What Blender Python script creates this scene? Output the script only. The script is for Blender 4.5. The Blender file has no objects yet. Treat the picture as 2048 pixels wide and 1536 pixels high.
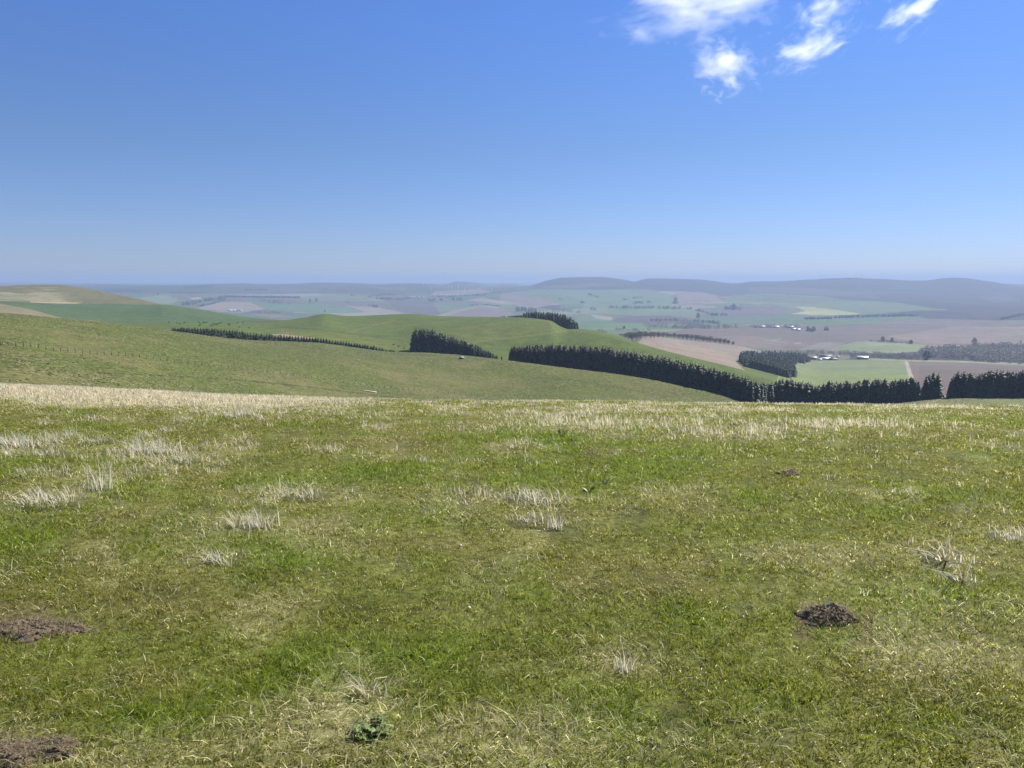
import bpy, math, random
import numpy as np
from mathutils import Vector, Matrix

# ---------------------------------------------------------------- scene, camera
sc = bpy.context.scene
COL = sc.collection
R = math.radians
F = 1538.0                       # focal length in photo pixels (photo 2048 x 1536)
HOR = 558.0                      # row of the eye-level horizon
TH = math.atan((768 - HOR) / F)  # camera pitch below level
CT, ST = math.cos(TH), math.sin(TH)
EYE = 1.6
rng = np.random.default_rng(11)
random.seed(5)

cam = bpy.data.cameras.new('camera'); cam_o = bpy.data.objects.new('camera', cam); COL.objects.link(cam_o)
cam.sensor_width = 36.0; cam.lens = 36.0 * F / 2048.0
cam.clip_start = 0.05; cam.clip_end = 200000
cam_o.location = (0, 0, EYE); cam_o.rotation_euler = (math.pi / 2 - TH, 0, 0)
sc.camera = cam_o

def ray(px, py):
    """azimuth and slope (rise over horizontal run) seen at a place in the picture"""
    px = np.asarray(px, float); py = np.asarray(py, float)
    u = (px - 1024) / F; v = (768 - py) / F
    y = CT + ST * v; z = -ST + CT * v
    return np.arctan2(u, y), z / np.hypot(u, y)

def project(x, y, z):
    zz = z - EYE
    f = CT * y - ST * zz
    f = np.where(f < 1e-3, 1e-3, f)
    up = ST * y + CT * zz
    return 1024 + F * x / f, 768 - F * up / f

# ---------------------------------------------------------------- helpers
def pchip_slopes(x, y):
    h = np.diff(x, axis=0); d = np.diff(y, axis=0) / h
    m = np.zeros_like(y)
    w1 = 2 * h[1:] + h[:-1]; w2 = h[1:] + 2 * h[:-1]
    with np.errstate(divide='ignore', invalid='ignore'):
        hm = (w1 + w2) / (w1 / d[:-1] + w2 / d[1:])
    m[1:-1] = np.where(d[:-1] * d[1:] > 0, np.nan_to_num(hm), 0.0)
    m[0] = d[0]; m[-1] = d[-1]
    return m

def pchip1(x, y, q):
    x = np.asarray(x, float); y = np.asarray(y, float)
    m = pchip_slopes(x[:, None], y[:, None])[:, 0]; m[0] = 0; m[-1] = 0
    q = np.clip(q, x[0], x[-1])
    i = np.clip(np.searchsorted(x, q) - 1, 0, len(x) - 2)
    h = x[i + 1] - x[i]; s = (q - x[i]) / h
    return ((1 + 2 * s) * (1 - s) ** 2 * y[i] + s * (1 - s) ** 2 * h * m[i]
            + s * s * (3 - 2 * s) * y[i + 1] + s * s * (s - 1) * h * m[i + 1])

def vnoise(x, y, seed):
    xi = np.floor(x).astype(np.int64); yi = np.floor(y).astype(np.int64)
    fx = x - xi; fy = y - yi
    fx = fx * fx * (3 - 2 * fx); fy = fy * fy * (3 - 2 * fy)
    def hsh(a, b):
        n = (a * 374761393 + b * 668265263 + seed * 974634343) & 0x7fffffff
        n = ((n ^ (n >> 13)) * 1274126177) & 0x7fffffff
        n = ((n ^ (n >> 16)) * 2246822519) & 0x7fffffff
        return ((n ^ (n >> 15)) & 0xffff) / 65535.0
    a = hsh(xi, yi); b = hsh(xi + 1, yi); c = hsh(xi, yi + 1); d = hsh(xi + 1, yi + 1)
    return (a + (b - a) * fx) + ((c + (d - c) * fx) - (a + (b - a) * fx)) * fy

def fbm(x, y, scale, seed, oct=4):
    """0..1 noise, features about `scale` metres"""
    s = 0.0; a = 0.5; t = 0.0; f = 1.0 / scale
    for k in range(oct):
        s = s + a * vnoise(x * f + 17.3 * k, y * f - 9.1 * k, seed + k); t += a
        a *= 0.55; f *= 2.03
    return s / t

def sstep(a, b, x):
    t = np.clip((x - a) / (b - a), 0, 1)
    return t * t * (3 - 2 * t)

def lerp3(a, b, w):
    return a + (b - a) * w[:, None]

def mesh_np(name, V, faces, mat=None, col=None, smooth=False, parent=None, link=True):
    """faces: (n,3) or (n,4) int array, or a list of such arrays"""
    if not isinstance(faces, list): faces = [faces]
    faces = [np.asarray(f, np.int32) for f in faces if len(f)]
    me = bpy.data.meshes.new(name)
    V = np.asarray(V, np.float32)
    me.vertices.add(len(V)); me.vertices.foreach_set('co', V.ravel())
    loops = np.concatenate([f.ravel() for f in faces])
    tot = np.concatenate([np.full(len(f), f.shape[1], np.int32) for f in faces])
    start = np.concatenate([[0], np.cumsum(tot)[:-1]]).astype(np.int32)
    me.loops.add(len(loops)); me.loops.foreach_set('vertex_index', loops)
    me.polygons.add(len(tot)); me.polygons.foreach_set('loop_start', start)
    if smooth: me.polygons.foreach_set('use_smooth', np.ones(len(tot), bool))
    me.update(calc_edges=True)
    if col is not None:
        at = me.color_attributes.new('Col', 'FLOAT_COLOR', 'POINT')
        c = np.ones((len(V), 4), np.float32); c[:, :3] = col
        at.data.foreach_set('color', c.ravel())
    if mat is not None: me.materials.append(mat)
    if not link: return me
    o = bpy.data.objects.new(name, me); COL.objects.link(o)
    if parent is not None: o.parent = parent
    return o

def put(name, me, loc=(0, 0, 0), rz=0.0, s=1.0, parent=None):
    o = bpy.data.objects.new(name, me); COL.objects.link(o)
    o.location = loc; o.rotation_euler = (0, 0, rz)
    o.scale = (s, s, s) if not hasattr(s, '__len__') else s
    if parent is not None: o.parent = parent
    return o

def tag(o, label=None, cat=None, group=None, kind=None):
    if label: o['label'] = label
    if cat: o['category'] = cat
    if group: o['group'] = group
    if kind: o['kind'] = kind
    return o

def empty(name, loc, rz=0.0):
    o = bpy.data.objects.new(name, None); COL.objects.link(o)
    o.location = loc; o.rotation_euler = (0, 0, rz); o.empty_display_size = 0.2
    return o

class MB:
    """collects simple shapes into one mesh"""
    def __init__(s): s.v = []; s.f3 = []; s.f4 = []; s.n = 0
    def add(s, V, f3=(), f4=()):
        V = [tuple(p) for p in V]
        s.f3 += [tuple(i + s.n for i in f) for f in f3]; s.f4 += [tuple(i + s.n for i in f) for f in f4]
        s.v += V; s.n += len(V)
    def box(s, cx, cy, z0, sx, sy, sz, taper=1.0):
        a, b = sx / 2, sy / 2; t = taper
        s.add([(cx - a, cy - b, z0), (cx + a, cy - b, z0), (cx + a, cy + b, z0), (cx - a, cy + b, z0),
               (cx - a * t, cy - b * t, z0 + sz), (cx + a * t, cy - b * t, z0 + sz), (cx + a * t, cy + b * t, z0 + sz), (cx - a * t, cy + b * t, z0 + sz)],
              f4=[(3, 2, 1, 0), (4, 5, 6, 7), (0, 1, 5, 4), (1, 2, 6, 5), (2, 3, 7, 6), (3, 0, 4, 7)])
    def tube(s, P, rad, n=6):
        P = [Vector(p) for p in P]; rings = []
        if not hasattr(rad, '__len__'): rad = [rad] * len(P)
        base = s.n; V = []
        for i, p in enumerate(P):
            d = (P[min(i + 1, len(P) - 1)] - P[max(i - 1, 0)]).normalized()
            a = d.orthogonal().normalized() if abs(d.z) < .99 else Vector((1, 0, 0))
            if abs(d.z) < .99: a = Vector((0, 0, 1)).cross(d).normalized()
            b = d.cross(a)
            for k in range(n):
                q = 2 * math.pi * k / n
                V.append(p + (a * math.cos(q) + b * math.sin(q)) * rad[i])
        f4 = [(i * n + k, i * n + (k + 1) % n, (i + 1) * n + (k + 1) % n, (i + 1) * n + k) for i in range(len(P) - 1) for k in range(n)]
        m = len(V); V += [P[0], P[-1]]
        f3 = [(m, (k + 1) % n, k) for k in range(n)] + [(m + 1, (len(P) - 1) * n + k, (len(P) - 1) * n + (k + 1) % n) for k in range(n)]
        s.add(V, f3, f4)
    def mesh(s, name, mat, smooth=False, link=False, parent=None, col=None):
        fs = []
        if s.f3: fs.append(np.array(s.f3))
        if s.f4: fs.append(np.array(s.f4))
        return mesh_np(name, np.array(s.v), fs, mat, smooth=smooth, link=link, parent=parent, col=col)

# ---------------------------------------------------------------- materials
def new_mat(name):
    m = bpy.data.materials.new(name); m.use_nodes = True
    nt = m.node_tree; nt.nodes.clear()
    out = nt.nodes.new('ShaderNodeOutputMaterial')
    return m, nt, out

def N(nt, t, **kw):
    n = nt.nodes.new(t)
    for k, v in kw.items():
        if k in n.inputs: n.inputs[k].default_value = v
        else: setattr(n, k, v)
    return n

def noise(nt, vec, scale, detail=4.0, rough=0.55):
    n = N(nt, 'ShaderNodeTexNoise', Scale=scale, Detail=detail, Roughness=rough)
    nt.links.new(vec, n.inputs['Vector']); return n.outputs['Fac']

def mapr(nt, val, a, b, c, d):
    n = N(nt, 'ShaderNodeMapRange'); L = nt.links.new
    L(val, n.inputs['Value'])
    for k, v in zip(('From Min', 'From Max', 'To Min', 'To Max'), (a, b, c, d)): n.inputs[k].default_value = v
    return n.outputs['Result']

def scale_col(nt, col, fac):
    n = N(nt, 'ShaderNodeVectorMath', operation='SCALE'); nt.links.new(col, n.inputs[0]); nt.links.new(fac, n.inputs['Scale'])
    return n.outputs['Vector']

def mixc(nt, fac, a, b):
    n = N(nt, 'ShaderNodeMix', data_type='RGBA'); L = nt.links.new
    L(fac, n.inputs['Factor'])
    for s, x in ((6, a), (7, b)):
        if hasattr(x, '__len__'): n.inputs[s].default_value = (*x, 1)
        else: L(x, n.inputs[s])
    return n.outputs[2]

def terrain_mat(name, layers, straw=None, bump=None, rough=0.95):
    """colour attribute, broken up by world-scale noise; layers: (feature metres, low, high)"""
    m, nt, out = new_mat(name); L = nt.links.new
    geo = N(nt, 'ShaderNodeNewGeometry').outputs['Position']
    c = N(nt, 'ShaderNodeAttribute', attribute_name='Col').outputs['Color']
    for size, lo, hi in layers:
        c = scale_col(nt, c, mapr(nt, noise(nt, geo, 1.0 / size), .32, .68, lo, hi))
    if straw:
        for size, a, b, amt, colr in straw:
            f = mapr(nt, noise(nt, geo, 1.0 / size, 3.0, .6), a, b, 0, amt)
            c = mixc(nt, f, c, colr)
    p = N(nt, 'ShaderNodeBsdfPrincipled', Roughness=rough)
    p.inputs['Specular IOR Level'].default_value = 0.1
    L(c, p.inputs['Base Color'])
    if bump:
        hsum = None
        b = N(nt, 'ShaderNodeBump', Strength=bump[1], Distance=bump[2])
        L(noise(nt, geo, 1.0 / bump[0], 5.0, .6), b.inputs['Height']); L(b.outputs['Normal'], p.inputs['Normal'])
    L(p.outputs['BSDF'], out.inputs['Surface'])
    return m

def plain(name, col, rough=.8, var=.25, size=.5, spec=.2, metal=0.0, objrand=0.0):
    m, nt, out = new_mat(name); L = nt.links.new
    tc = N(nt, 'ShaderNodeTexCoord').outputs['Object']
    rgb = N(nt, 'ShaderNodeRGB'); rgb.outputs[0].default_value = (*col, 1)
    c = scale_col(nt, rgb.outputs[0], mapr(nt, noise(nt, tc, 1.0 / size), .3, .7, 1 - var, 1 + var))
    if objrand:
        oi = N(nt, 'ShaderNodeObjectInfo').outputs['Random']
        c = scale_col(nt, c, mapr(nt, oi, 0, 1, 1 - objrand, 1 + objrand))
    p = N(nt, 'ShaderNodeBsdfPrincipled', Roughness=rough, Metallic=metal)
    p.inputs['Specular IOR Level'].default_value = spec
    L(c, p.inputs['Base Color']); L(p.outputs['BSDF'], out.inputs['Surface'])
    return m

def leafy(name, col=None, trans=.3, rough=.5, spec=.3, objrand=0.0, var=None, island=0.0):
    """foliage: colour (or the Col attribute), diffuse + light let through"""
    m, nt, out = new_mat(name); L = nt.links.new
    if col is None: c = N(nt, 'ShaderNodeAttribute', attribute_name='Col').outputs['Color']
    else:
        rgb = N(nt, 'ShaderNodeRGB'); rgb.outputs[0].default_value = (*col, 1); c = rgb.outputs[0]
    if objrand:
        oi = N(nt, 'ShaderNodeObjectInfo').outputs['Random']
        c = scale_col(nt, c, mapr(nt, oi, 0, 1, 1 - objrand, 1 + objrand))
    if var:
        tc = N(nt, 'ShaderNodeTexCoord').outputs['Object']
        c = scale_col(nt, c, mapr(nt, noise(nt, tc, 1.0 / var[0]), .3, .7, 1 - var[1], 1 + var[1]))
    if island:
        ri = N(nt, 'ShaderNodeNewGeometry').outputs['Random Per Island']
        c = scale_col(nt, c, mapr(nt, ri, 0, 1, 1 - island, 1 + island))
    p = N(nt, 'ShaderNodeBsdfPrincipled', Roughness=rough)
    p.inputs['Specular IOR Level'].default_value = spec
    L(c, p.inputs['Base Color'])
    t = N(nt, 'ShaderNodeBsdfTranslucent'); L(c, t.inputs['Color'])
    mx = N(nt, 'ShaderNodeMixShader'); mx.inputs[0].default_value = trans
    L(p.outputs['BSDF'], mx.inputs[1]); L(t.outputs['BSDF'], mx.inputs[2]); L(mx.outputs[0], out.inputs['Surface'])
    return m
HAZE = 1.0e-4; EXPO = 0.85
# ---------------------------------------------------------------- terrain: crest and foot lines, each at its own distance
# each ring: (picture column, distance in metres, picture row)
CREST_Y = [(-600, 745), (-200, 760), (0, 771), (128, 776), (256, 782), (512, 795), (800, 800), (1024, 803), (1400, 807), (1800, 811), (2048, 814), (2400, 818), (2800, 820)]
cpx = np.array([a for a, b in CREST_Y], float); cpy = np.array([b for a, b in CREST_Y], float)
def crest_y(px): return np.interp(px, cpx, cpy)
RINGS = {}
RINGS['A1'] = [(-700, 150, crest_y(-700) + 4), (0, 150, crest_y(0) + 4), (340, 210, crest_y(340) + 4), (512, 270, crest_y(512) + 4), (640, 320, crest_y(640) + 4),
               (824, 380, crest_y(824) + 4), (1022, 420, crest_y(1022) + 4), (1274, 430, crest_y(1274) + 5), (1494, 440, crest_y(1494) + 6), (1640, 480, crest_y(1640) + 6), (1740, 490, crest_y(1740) + 6),
               (1880, 490, crest_y(1880) + 6), (2048, 490, crest_y(2048) + 6), (2800, 490, crest_y(2800) + 6)]
RINGS['A2'] = [(-700, 250, 670), (0, 260, 692), (47, 263, 695), (135, 280, 705), (242, 300, 712), (410, 350, 731), (584, 390, 752), (687, 410, 766), (824, 440, 781), (962, 460, 793), (1022, 465, 797),
               (1141, 480, 790), (1274, 490, 796), (1374, 485, 803), (1449, 475, 809), (1494, 470, 812), (1640, 520, 815), (1740, 525, 814), (1880, 535, 806), (2048, 540, 805), (2800, 540, 800)]
RINGS['A3'] = [(-700, 480, 600), (0, 520, 626), (128, 560, 636), (162, 565, 639), (250, 580, 650), (335, 600, 661), (425, 620, 672), (512, 640, 681), (637, 660, 686), (787, 670, 704), (862, 670, 706), (1022, 640, 721),
               (1141, 620, 737), (1274, 590, 754), (1374, 560, 775), (1449, 530, 792), (1494, 510, 807), (1560, 540, 812), (1640, 550, 813), (1740, 560, 811), (1880, 580, 797), (2048, 600, 795), (2800, 600, 780)]
RINGS['A4'] = [(-700, 600, 606), (0, 640, 632), (128, 660, 642), (250, 660, 655), (335, 670, 666), (425, 690, 678), (512, 700, 686), (637, 720, 692), (787, 715, 706), (862, 710, 711), (1022, 690, 727),
               (1141, 680, 744), (1274, 660, 762), (1374, 640, 783), (1449, 620, 797), (1494, 600, 810), (1560, 620, 806), (1640, 640, 800), (1740, 650, 798), (1880, 670, 790), (2048, 690, 788), (2800, 690, 775)]
RINGS['B1'] = [(-700, 750, 604), (0, 780, 630), (150, 800, 641), (250, 800, 651), (340, 820, 656), (512, 820, 670), (640, 800, 678), (790, 780, 697), (862, 760, 702), (1022, 760, 716), (1141, 740, 728), (1274, 730, 742),
               (1374, 715, 760), (1449, 700, 775), (1536, 690, 795), (1640, 700, 793), (1740, 710, 791), (1880, 730, 784), (2048, 750, 782), (2800, 750, 770)]
RINGS['B2'] = [(-700, 880, 600), (0, 900, 625), (125, 950, 636.5), (250, 1000, 646), (340, 1030, 645), (450, 1100, 643.5), (512, 1200, 642), (575, 1250, 639), (612, 1250, 634.5), (647, 1250, 627.5), (700, 1250, 632), (812, 1200, 628),
               (892, 1150, 632.5), (1022, 1100, 634), (1099, 1050, 641), (1124, 1035, 654), (1137, 1020, 658), (1164, 1000, 658), (1236, 950, 672), (1274, 930, 685), (1374, 890, 712), (1449, 860, 730), (1536, 820, 754), (1600, 800, 777),
               (1640, 790, 787), (1740, 800, 783), (1880, 820, 778), (2048, 850, 775), (2800, 850, 762)]
RINGS['G'] = [(-700, 1400, 595), (0, 1500, 602), (125, 1550, 606), (335, 1600, 609), (375, 1560, 615), (450, 1500, 627), (512, 1460, 636), (575, 1430, 642), (640, 1420, 652), (812, 1350, 660), (1022, 1280, 662), (1141, 1200, 675),
              (1236, 1150, 684), (1274, 1150, 690), (1330, 1150, 696), (1374, 1120, 703), (1449, 1080, 722), (1536, 1030, 746), (1600, 1000, 764), (1640, 1000, 770), (1740, 1000, 767), (1880, 1010, 762), (2048, 1040, 760), (2800, 1050, 750)]
RINGS['S'] = [(-700, 2000, 585), (-250, 2000, 575), (0, 2000, 572), (82, 2000, 569), (125, 2000, 570), (175, 1980, 577), (225, 1950, 587), (287, 1900, 600), (335, 1860, 612), (375, 1840, 622), (450, 1820, 640), (512, 1800, 652),
              (640, 1750, 670), (812, 1700, 675), (1022, 1650, 680), (1141, 1550, 684), (1236, 1500, 683), (1290, 1500, 679), (1374, 1480, 690), (1449, 1430, 704), (1536, 1400, 722), (1600, 1350, 738), (1640, 1350, 744), (1740, 1350, 743), (1880, 1400, 741), (2048, 1450, 742), (2800, 1450, 735)]
RINGS['F1'] = [(-700, 2500, 640), (0, 2500, 645), (335, 2450, 648), (512, 2400, 662), (812, 2300, 685), (1022, 2200, 690), (1236, 1950, 676), (1289, 1850, 671.5), (1374, 1850, 680), (1469, 1880, 690), (1536, 1900, 705), (1640, 1900, 719), (1740, 1900, 719), (1880, 1920, 722), (2048, 1950, 728), (2800, 1950, 725)]
RINGS['F2'] = [(-700, 3000, 660), (512, 2900, 660), (812, 2850, 668), (1022, 2750, 670), (1160, 2700, 667), (1289, 2600, 666), (1374, 2500, 669), (1469, 2500, 674), (1560, 2500, 688), (1640, 2500, 698), (1740, 2450, 690), (1845, 2450, 690), (1900, 2450, 694), (2048, 2500, 697), (2800, 2500, 694)]
RINGS['F3'] = [(-700, 3700, 648), (512, 3700, 645), (812, 3600, 652), (1022, 3600, 654), (1274, 3500, 655), (1469, 3500, 654), (1640, 3500, 656), (1740, 3500, 657), (1880, 3500, 657), (2048, 3500, 654), (2800, 3500, 652)]
RINGS['F4'] = [(-700, 4900, 630), (0, 4900, 630), (512, 4900, 627), (812, 4800, 631), (1022, 4700, 633), (1274, 4700, 635), (1640, 4600, 636), (1850, 4600, 638), (2048, 4600, 634), (2800, 4600, 632)]
RINGS['F5'] = [(-700, 6300, 604), (0, 6300, 605), (340, 6300, 604), (512, 6300, 606), (812, 6300, 610), (890, 6300, 611), (960, 6200, 608), (1022, 6300, 611), (1274, 6300, 610), (1469, 6300, 609), (1640, 6200, 607), (1740, 6200, 605), (1880, 6200, 610), (2048, 6200, 613), (2800, 6200, 610)]
RINGS['F6'] = [(-700, 8000, 587), (0, 8000, 587), (340, 8000, 585), (512, 8000, 585), (812, 8000, 588), (960, 8000, 587), (1022, 8000, 586), (1120, 8000, 578), (1274, 8000, 581), (1390, 8000, 581), (1469, 8000, 585), (1640, 8000, 586), (1740, 8000, 582), (1880, 8000, 586), (2048, 8000, 592), (2800, 8000, 590)]
RINGS['F7'] = [(-700, 10000, 579), (0, 10000, 577), (200, 10000, 573), (375, 10000, 570), (475, 10000, 567), (550, 10000, 569), (662, 10000, 565.5), (724, 10000, 567), (750, 10000, 569), (800, 10000, 567), (887, 10000, 570), (950, 10000, 574), (1000, 10000, 575), (1061, 10000, 571),
               (1096, 10000, 561), (1129, 10000, 555.5), (1186, 10000, 554), (1249, 10000, 559), (1269, 10000, 562.5), (1294, 10000, 557.5), (1324, 10000, 557), (1399, 10000, 559), (1469, 10000, 567), (1511, 10000, 562.5), (1551, 10000, 562.5), (1626, 10000, 559), (1711, 10000, 556.5), (1761, 10000, 557.5),
               (1823, 10000, 561), (1848, 10000, 561.5), (1886, 10000, 557), (1916, 10000, 555.5), (1973, 10000, 562), (2048, 10000, 573), (2200, 10000, 580), (2800, 10000, 575)]
RINGS['F8'] = [(-700, 14000, 572), (0, 14000, 571), (200, 14000, 569), (375, 14000, 571), (475, 14000, 570), (662, 14000, 569), (800, 14000, 570), (887, 14000, 570), (912, 14000, 563), (950, 14000, 565), (987, 14000, 571), (1012, 14000, 567.5), (1061, 14000, 573), (1129, 14000, 570), (1900, 14000, 566), (1990, 14000, 568), (2048, 14000, 568.5), (2100, 14000, 571), (2800, 14000, 575)]
RINGS['F9'] = [(-700, 25000, 565), (0, 25000, 565.5), (300, 25000, 567), (2800, 25000, 571)]
RINGS['F10'] = [(-700, 60000, 562), (0, 60000, 562.5), (400, 60000, 563.5), (2800, 60000, 565)]
ORDER = ['A1', 'A2', 'A3', 'A4', 'B1', 'B2', 'G', 'S', 'F1', 'F2', 'F3', 'F4', 'F5', 'F6', 'F7', 'F8', 'F9', 'F10']
ROWS = {'A1': 14, 'A2': 60, 'A3': 90, 'A4': 12, 'B1': 24, 'B2': 70, 'G': 60, 'S': 70, 'F1': 40, 'F2': 40, 'F3': 34, 'F4': 40, 'F5': 40, 'F6': 34, 'F7': 36, 'F8': 16, 'F9': 12, 'F10': 8}

azd = np.radians(np.concatenate([np.arange(-80, -68, 1.0), np.arange(-68, -37.1, .2), np.arange(-37, 37.001, 0.05), np.arange(37.2, 68, .2), np.arange(68, 80.1, 1.0)]))
NC = len(azd)
def ring_lines(knots):
    k = np.array(knots, float)
    a, t = ray(k[:, 0], k[:, 2])
    return pchip1(a, np.log(k[:, 1]), azd), pchip1(a, t, azd)
ca, ct = ray(cpx, cpy)
TC = pchip1(ca, ct, azd)                      # slope of sight to the near crest
D0 = 2.0                                      # the near ground starts to fall away here
DC = -2 * EYE / TC - D0                       # distance of the near crest
KQ = -TC / (2 * (DC - D0))
def near_z(d, kq): return -kq * np.maximum(d - D0, 0) ** 2
# control lines along each column: crest, two hidden ones, then the rings
D60 = 55.0
ld = [np.log(DC)]; tt = [TC]
ld.append(np.full(NC, np.log(D60))); tt.append((near_z(D60, KQ) - EYE) / D60)
for nme in ORDER:
    a, b = ring_lines(RINGS[nme]); ld.append(a); tt.append(b)
ld = np.array(ld); tt = np.array(tt)
sl = pchip_slopes(ld, tt); sl[0] = 0
rows_ld = []; rows_z = []; row_zone = []
for i in range(46):                           # near ground
    f = i / 46.0
    d = 0.35 * (DC / 0.35) ** (f ** 0.8)
    rows_ld.append(np.log(d)); rows_z.append(near_z(d, KQ)); row_zone.append('N')
NAMES = ['D60'] + ORDER
for j in range(len(ld) - 1):
    n = 26 if j == 0 else ROWS[NAMES[j]]
    for i in range(n):
        s = i / n; h = ld[j + 1] - ld[j]
        t = ((1 + 2 * s) * (1 - s) ** 2 * tt[j] + s * (1 - s) ** 2 * h * sl[j] + s * s * (3 - 2 * s) * tt[j + 1] + s * s * (s - 1) * h * sl[j + 1])
        l = ld[j] + s * h
        rows_ld.append(l); rows_z.append(EYE + np.exp(l) * t); row_zone.append(NAMES[j])
rows_ld.append(ld[-1]); rows_z.append(EYE + np.exp(ld[-1]) * tt[-1]); row_zone.append('F10')
LD = np.array(rows_ld); ZZ = np.array(rows_z); DD = np.exp(LD)
NR = len(LD)
XX = DD * np.sin(azd)[None, :]; YY = DD * np.cos(azd)[None, :]
# relief of the ground itself
ZZ += np.where(DD < 60, (fbm(XX, YY, 1.1, 3) - .5) * .07 + (fbm(XX, YY, .22, 8, 2) - .5) * .02, 0) * sstep(.5, 1.5, DD)
ZZ += (fbm(XX, YY, 70, 21) - .5) * 1.6 * sstep(120, 300, DD) * (1 - sstep(900, 2000, DD))
ZZ += (fbm(XX, YY, 9, 22, 3) - .5) * .35 * sstep(100, 200, DD) * (1 - sstep(600, 900, DD))
ZZ += (fbm(XX, YY, 420, 31) - .5) * 30 * sstep(2300, 3800, DD) * (1 - sstep(8800, 10000, DD))
ZZ += (fbm(XX, YY, 1500, 33) - .5) * 40 * sstep(3000, 4600, DD) * (1 - sstep(8800, 10000, DD))
ZZ += (fbm(XX, YY, 300, 35) - .5) * 14 * sstep(8500, 9500, DD) * (1 - sstep(12000, 20000, DD))
TT = (ZZ - EYE) / DD
PX, PY = project(XX, YY, ZZ)

def col_of(az):
    c = np.clip(np.searchsorted(azd, az) - 1, 0, NC - 2)
    return c, float((az - azd[c]) / (azd[c + 1] - azd[c]))
def ground_z(x, y):
    az = math.atan2(x, y); l = math.log(max(math.hypot(x, y), .4))
    c, w = col_of(az)
    return float((1 - w) * np.interp(l, LD[:, c], ZZ[:, c]) + w * np.interp(l, LD[:, c + 1], ZZ[:, c + 1]))
def hit(px, py, dmin=0.4, dmax=1e9):
    """point of the ground seen at a place of the picture, at or beyond dmin"""
    az, t = ray(px, py); az = float(az); t = float(t)
    c, w = col_of(az)
    l = (1 - w) * LD[:, c] + w * LD[:, c + 1]; tr = (1 - w) * TT[:, c] + w * TT[:, c + 1]
    ok = (l >= math.log(dmin)) & (l <= math.log(dmax))
    idx = np.nonzero(ok)[0]
    d = None
    for i in idx:
        if tr[i] >= t:
            if i > idx[0] and tr[i] > tr[i - 1]:
                s = (t - tr[i - 1]) / (tr[i] - tr[i - 1]); d = math.exp(l[i - 1] + max(0, min(1, s)) * (l[i] - l[i - 1]))
            else: d = math.exp(l[i])
            break
    if d is None: d = math.exp(l[idx[np.argmax(tr[idx])]])
    x, y = d * math.sin(az), d * math.cos(az)
    return Vector((x, y, ground_z(x, y)))
def ring_d(name, px, py):
    az = float(ray(px, py)[0]); return float(np.exp(np.interp(az, azd, ld[NAMES.index(name) + 1])))
def at(px, py, d):
    """point of the ground in that direction at distance d"""
    az = float(ray(px, py)[0]); x, y = d * math.sin(az), d * math.cos(az)
    return Vector((x, y, ground_z(x, y)))
def z_seen(px, py, d):
    return EYE + d * float(ray(px, py)[1])

# ---------------------------------------------------------------- land use: what grows where
def inpoly(px, py, poly):
    c = np.zeros(px.shape, bool); n = len(poly); j = n - 1
    for i in range(n):
        xi, yi = poly[i]; xj, yj = poly[j]
        if yi != yj:
            c ^= ((yi > py) != (yj > py)) & (px < (xj - xi) * (py - yi) / (yj - yi) + xi)
        j = i
    return c
def nearline(px, py, pts, wy):
    """within wy rows of a line"""
    x = [p[0] for p in pts]; y = [p[1] for p in pts]
    return (px >= x[0]) & (px <= x[-1]) & (np.abs(py - np.interp(px, x, y)) < wy)
PLOUGH = (.19, .15, .112); PLOUGH2 = (.13, .105, .083); LPLOUGH = (.245, .195, .145)
GRN = (.105, .165, .055); TEAL = (.085, .14, .055); PALEG = (.17, .215, .085); OLIVE = (.125, .14, .05)
HEATH = (.05, .042, .038); FOREST = (.022, .032, .022); STRAW = (.33, .275, .155); RAPE = (.34, .34, .10)
C = np.zeros((NR, NC, 3)); C[:] = OLIVE
zone = np.array(row_zone)
ZR = {z: np.nonzero(zone == z)[0] for z in set(row_zone)}
def rows_between(a, b):
    ks = ['N', 'CR'] + NAMES
    i0 = np.nonzero(zone == a)[0][0]; i1 = np.nonzero(zone == b)[0][-1] + 1
    return slice(i0, i1)
def paint(a, b, poly, col, wob=1.5):
    s = rows_between(a, b)
    wx = (fbm(XX[s], YY[s], 60, 77, 2) - .5) * wob
    mk = inpoly(PX[s] + wx, PY[s] + wx * .25, poly)
    C[s][mk] = col
def paint_line(a, b, pts, wy, col):
    s = rows_between(a, b); mk = nearline(PX[s], PY[s], pts, wy); C[s][mk] = col
# --- far country: a patchwork of fields
s = rows_between('F1', 'F10')
gx = XX[s] + (fbm(XX[s], YY[s], 500, 41, 2) - .5) * 260; gy = YY[s] + (fbm(XX[s], YY[s], 500, 45, 2) - .5) * 420
rot = .35; qx = gx * math.cos(rot) + gy * math.sin(rot); qy = -gx * math.sin(rot) + gy * math.cos(rot)
cy = np.floor(qy / 520); qx2 = qx / 330 + vnoise(cy * 7.7, cy * 0 + .5, 51) * 3
cx = np.floor(qx2)
pick = vnoise(cx * 3.17 + .5, cy * 5.31 + .5, 61)
pal = np.array([GRN, PLOUGH, PALEG, PLOUGH2, TEAL, OLIVE, LPLOUGH, GRN, HEATH, OLIVE, PLOUGH2, TEAL, PALEG])
C[s] = pal[np.clip((pick * 13).astype(int), 0, 12)]
hed = (np.abs(qx2 - cx) < .035) | (np.abs(qy / 520 - cy) < .03)
C[s][hed] *= .55
C[s] *= (.88 + .24 * fbm(XX[s], YY[s], 240, 66))[..., None]
far = rows_between('F7', 'F10'); C[far] = C[far] * .35 + np.array((.055, .055, .045)) * .6
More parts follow.
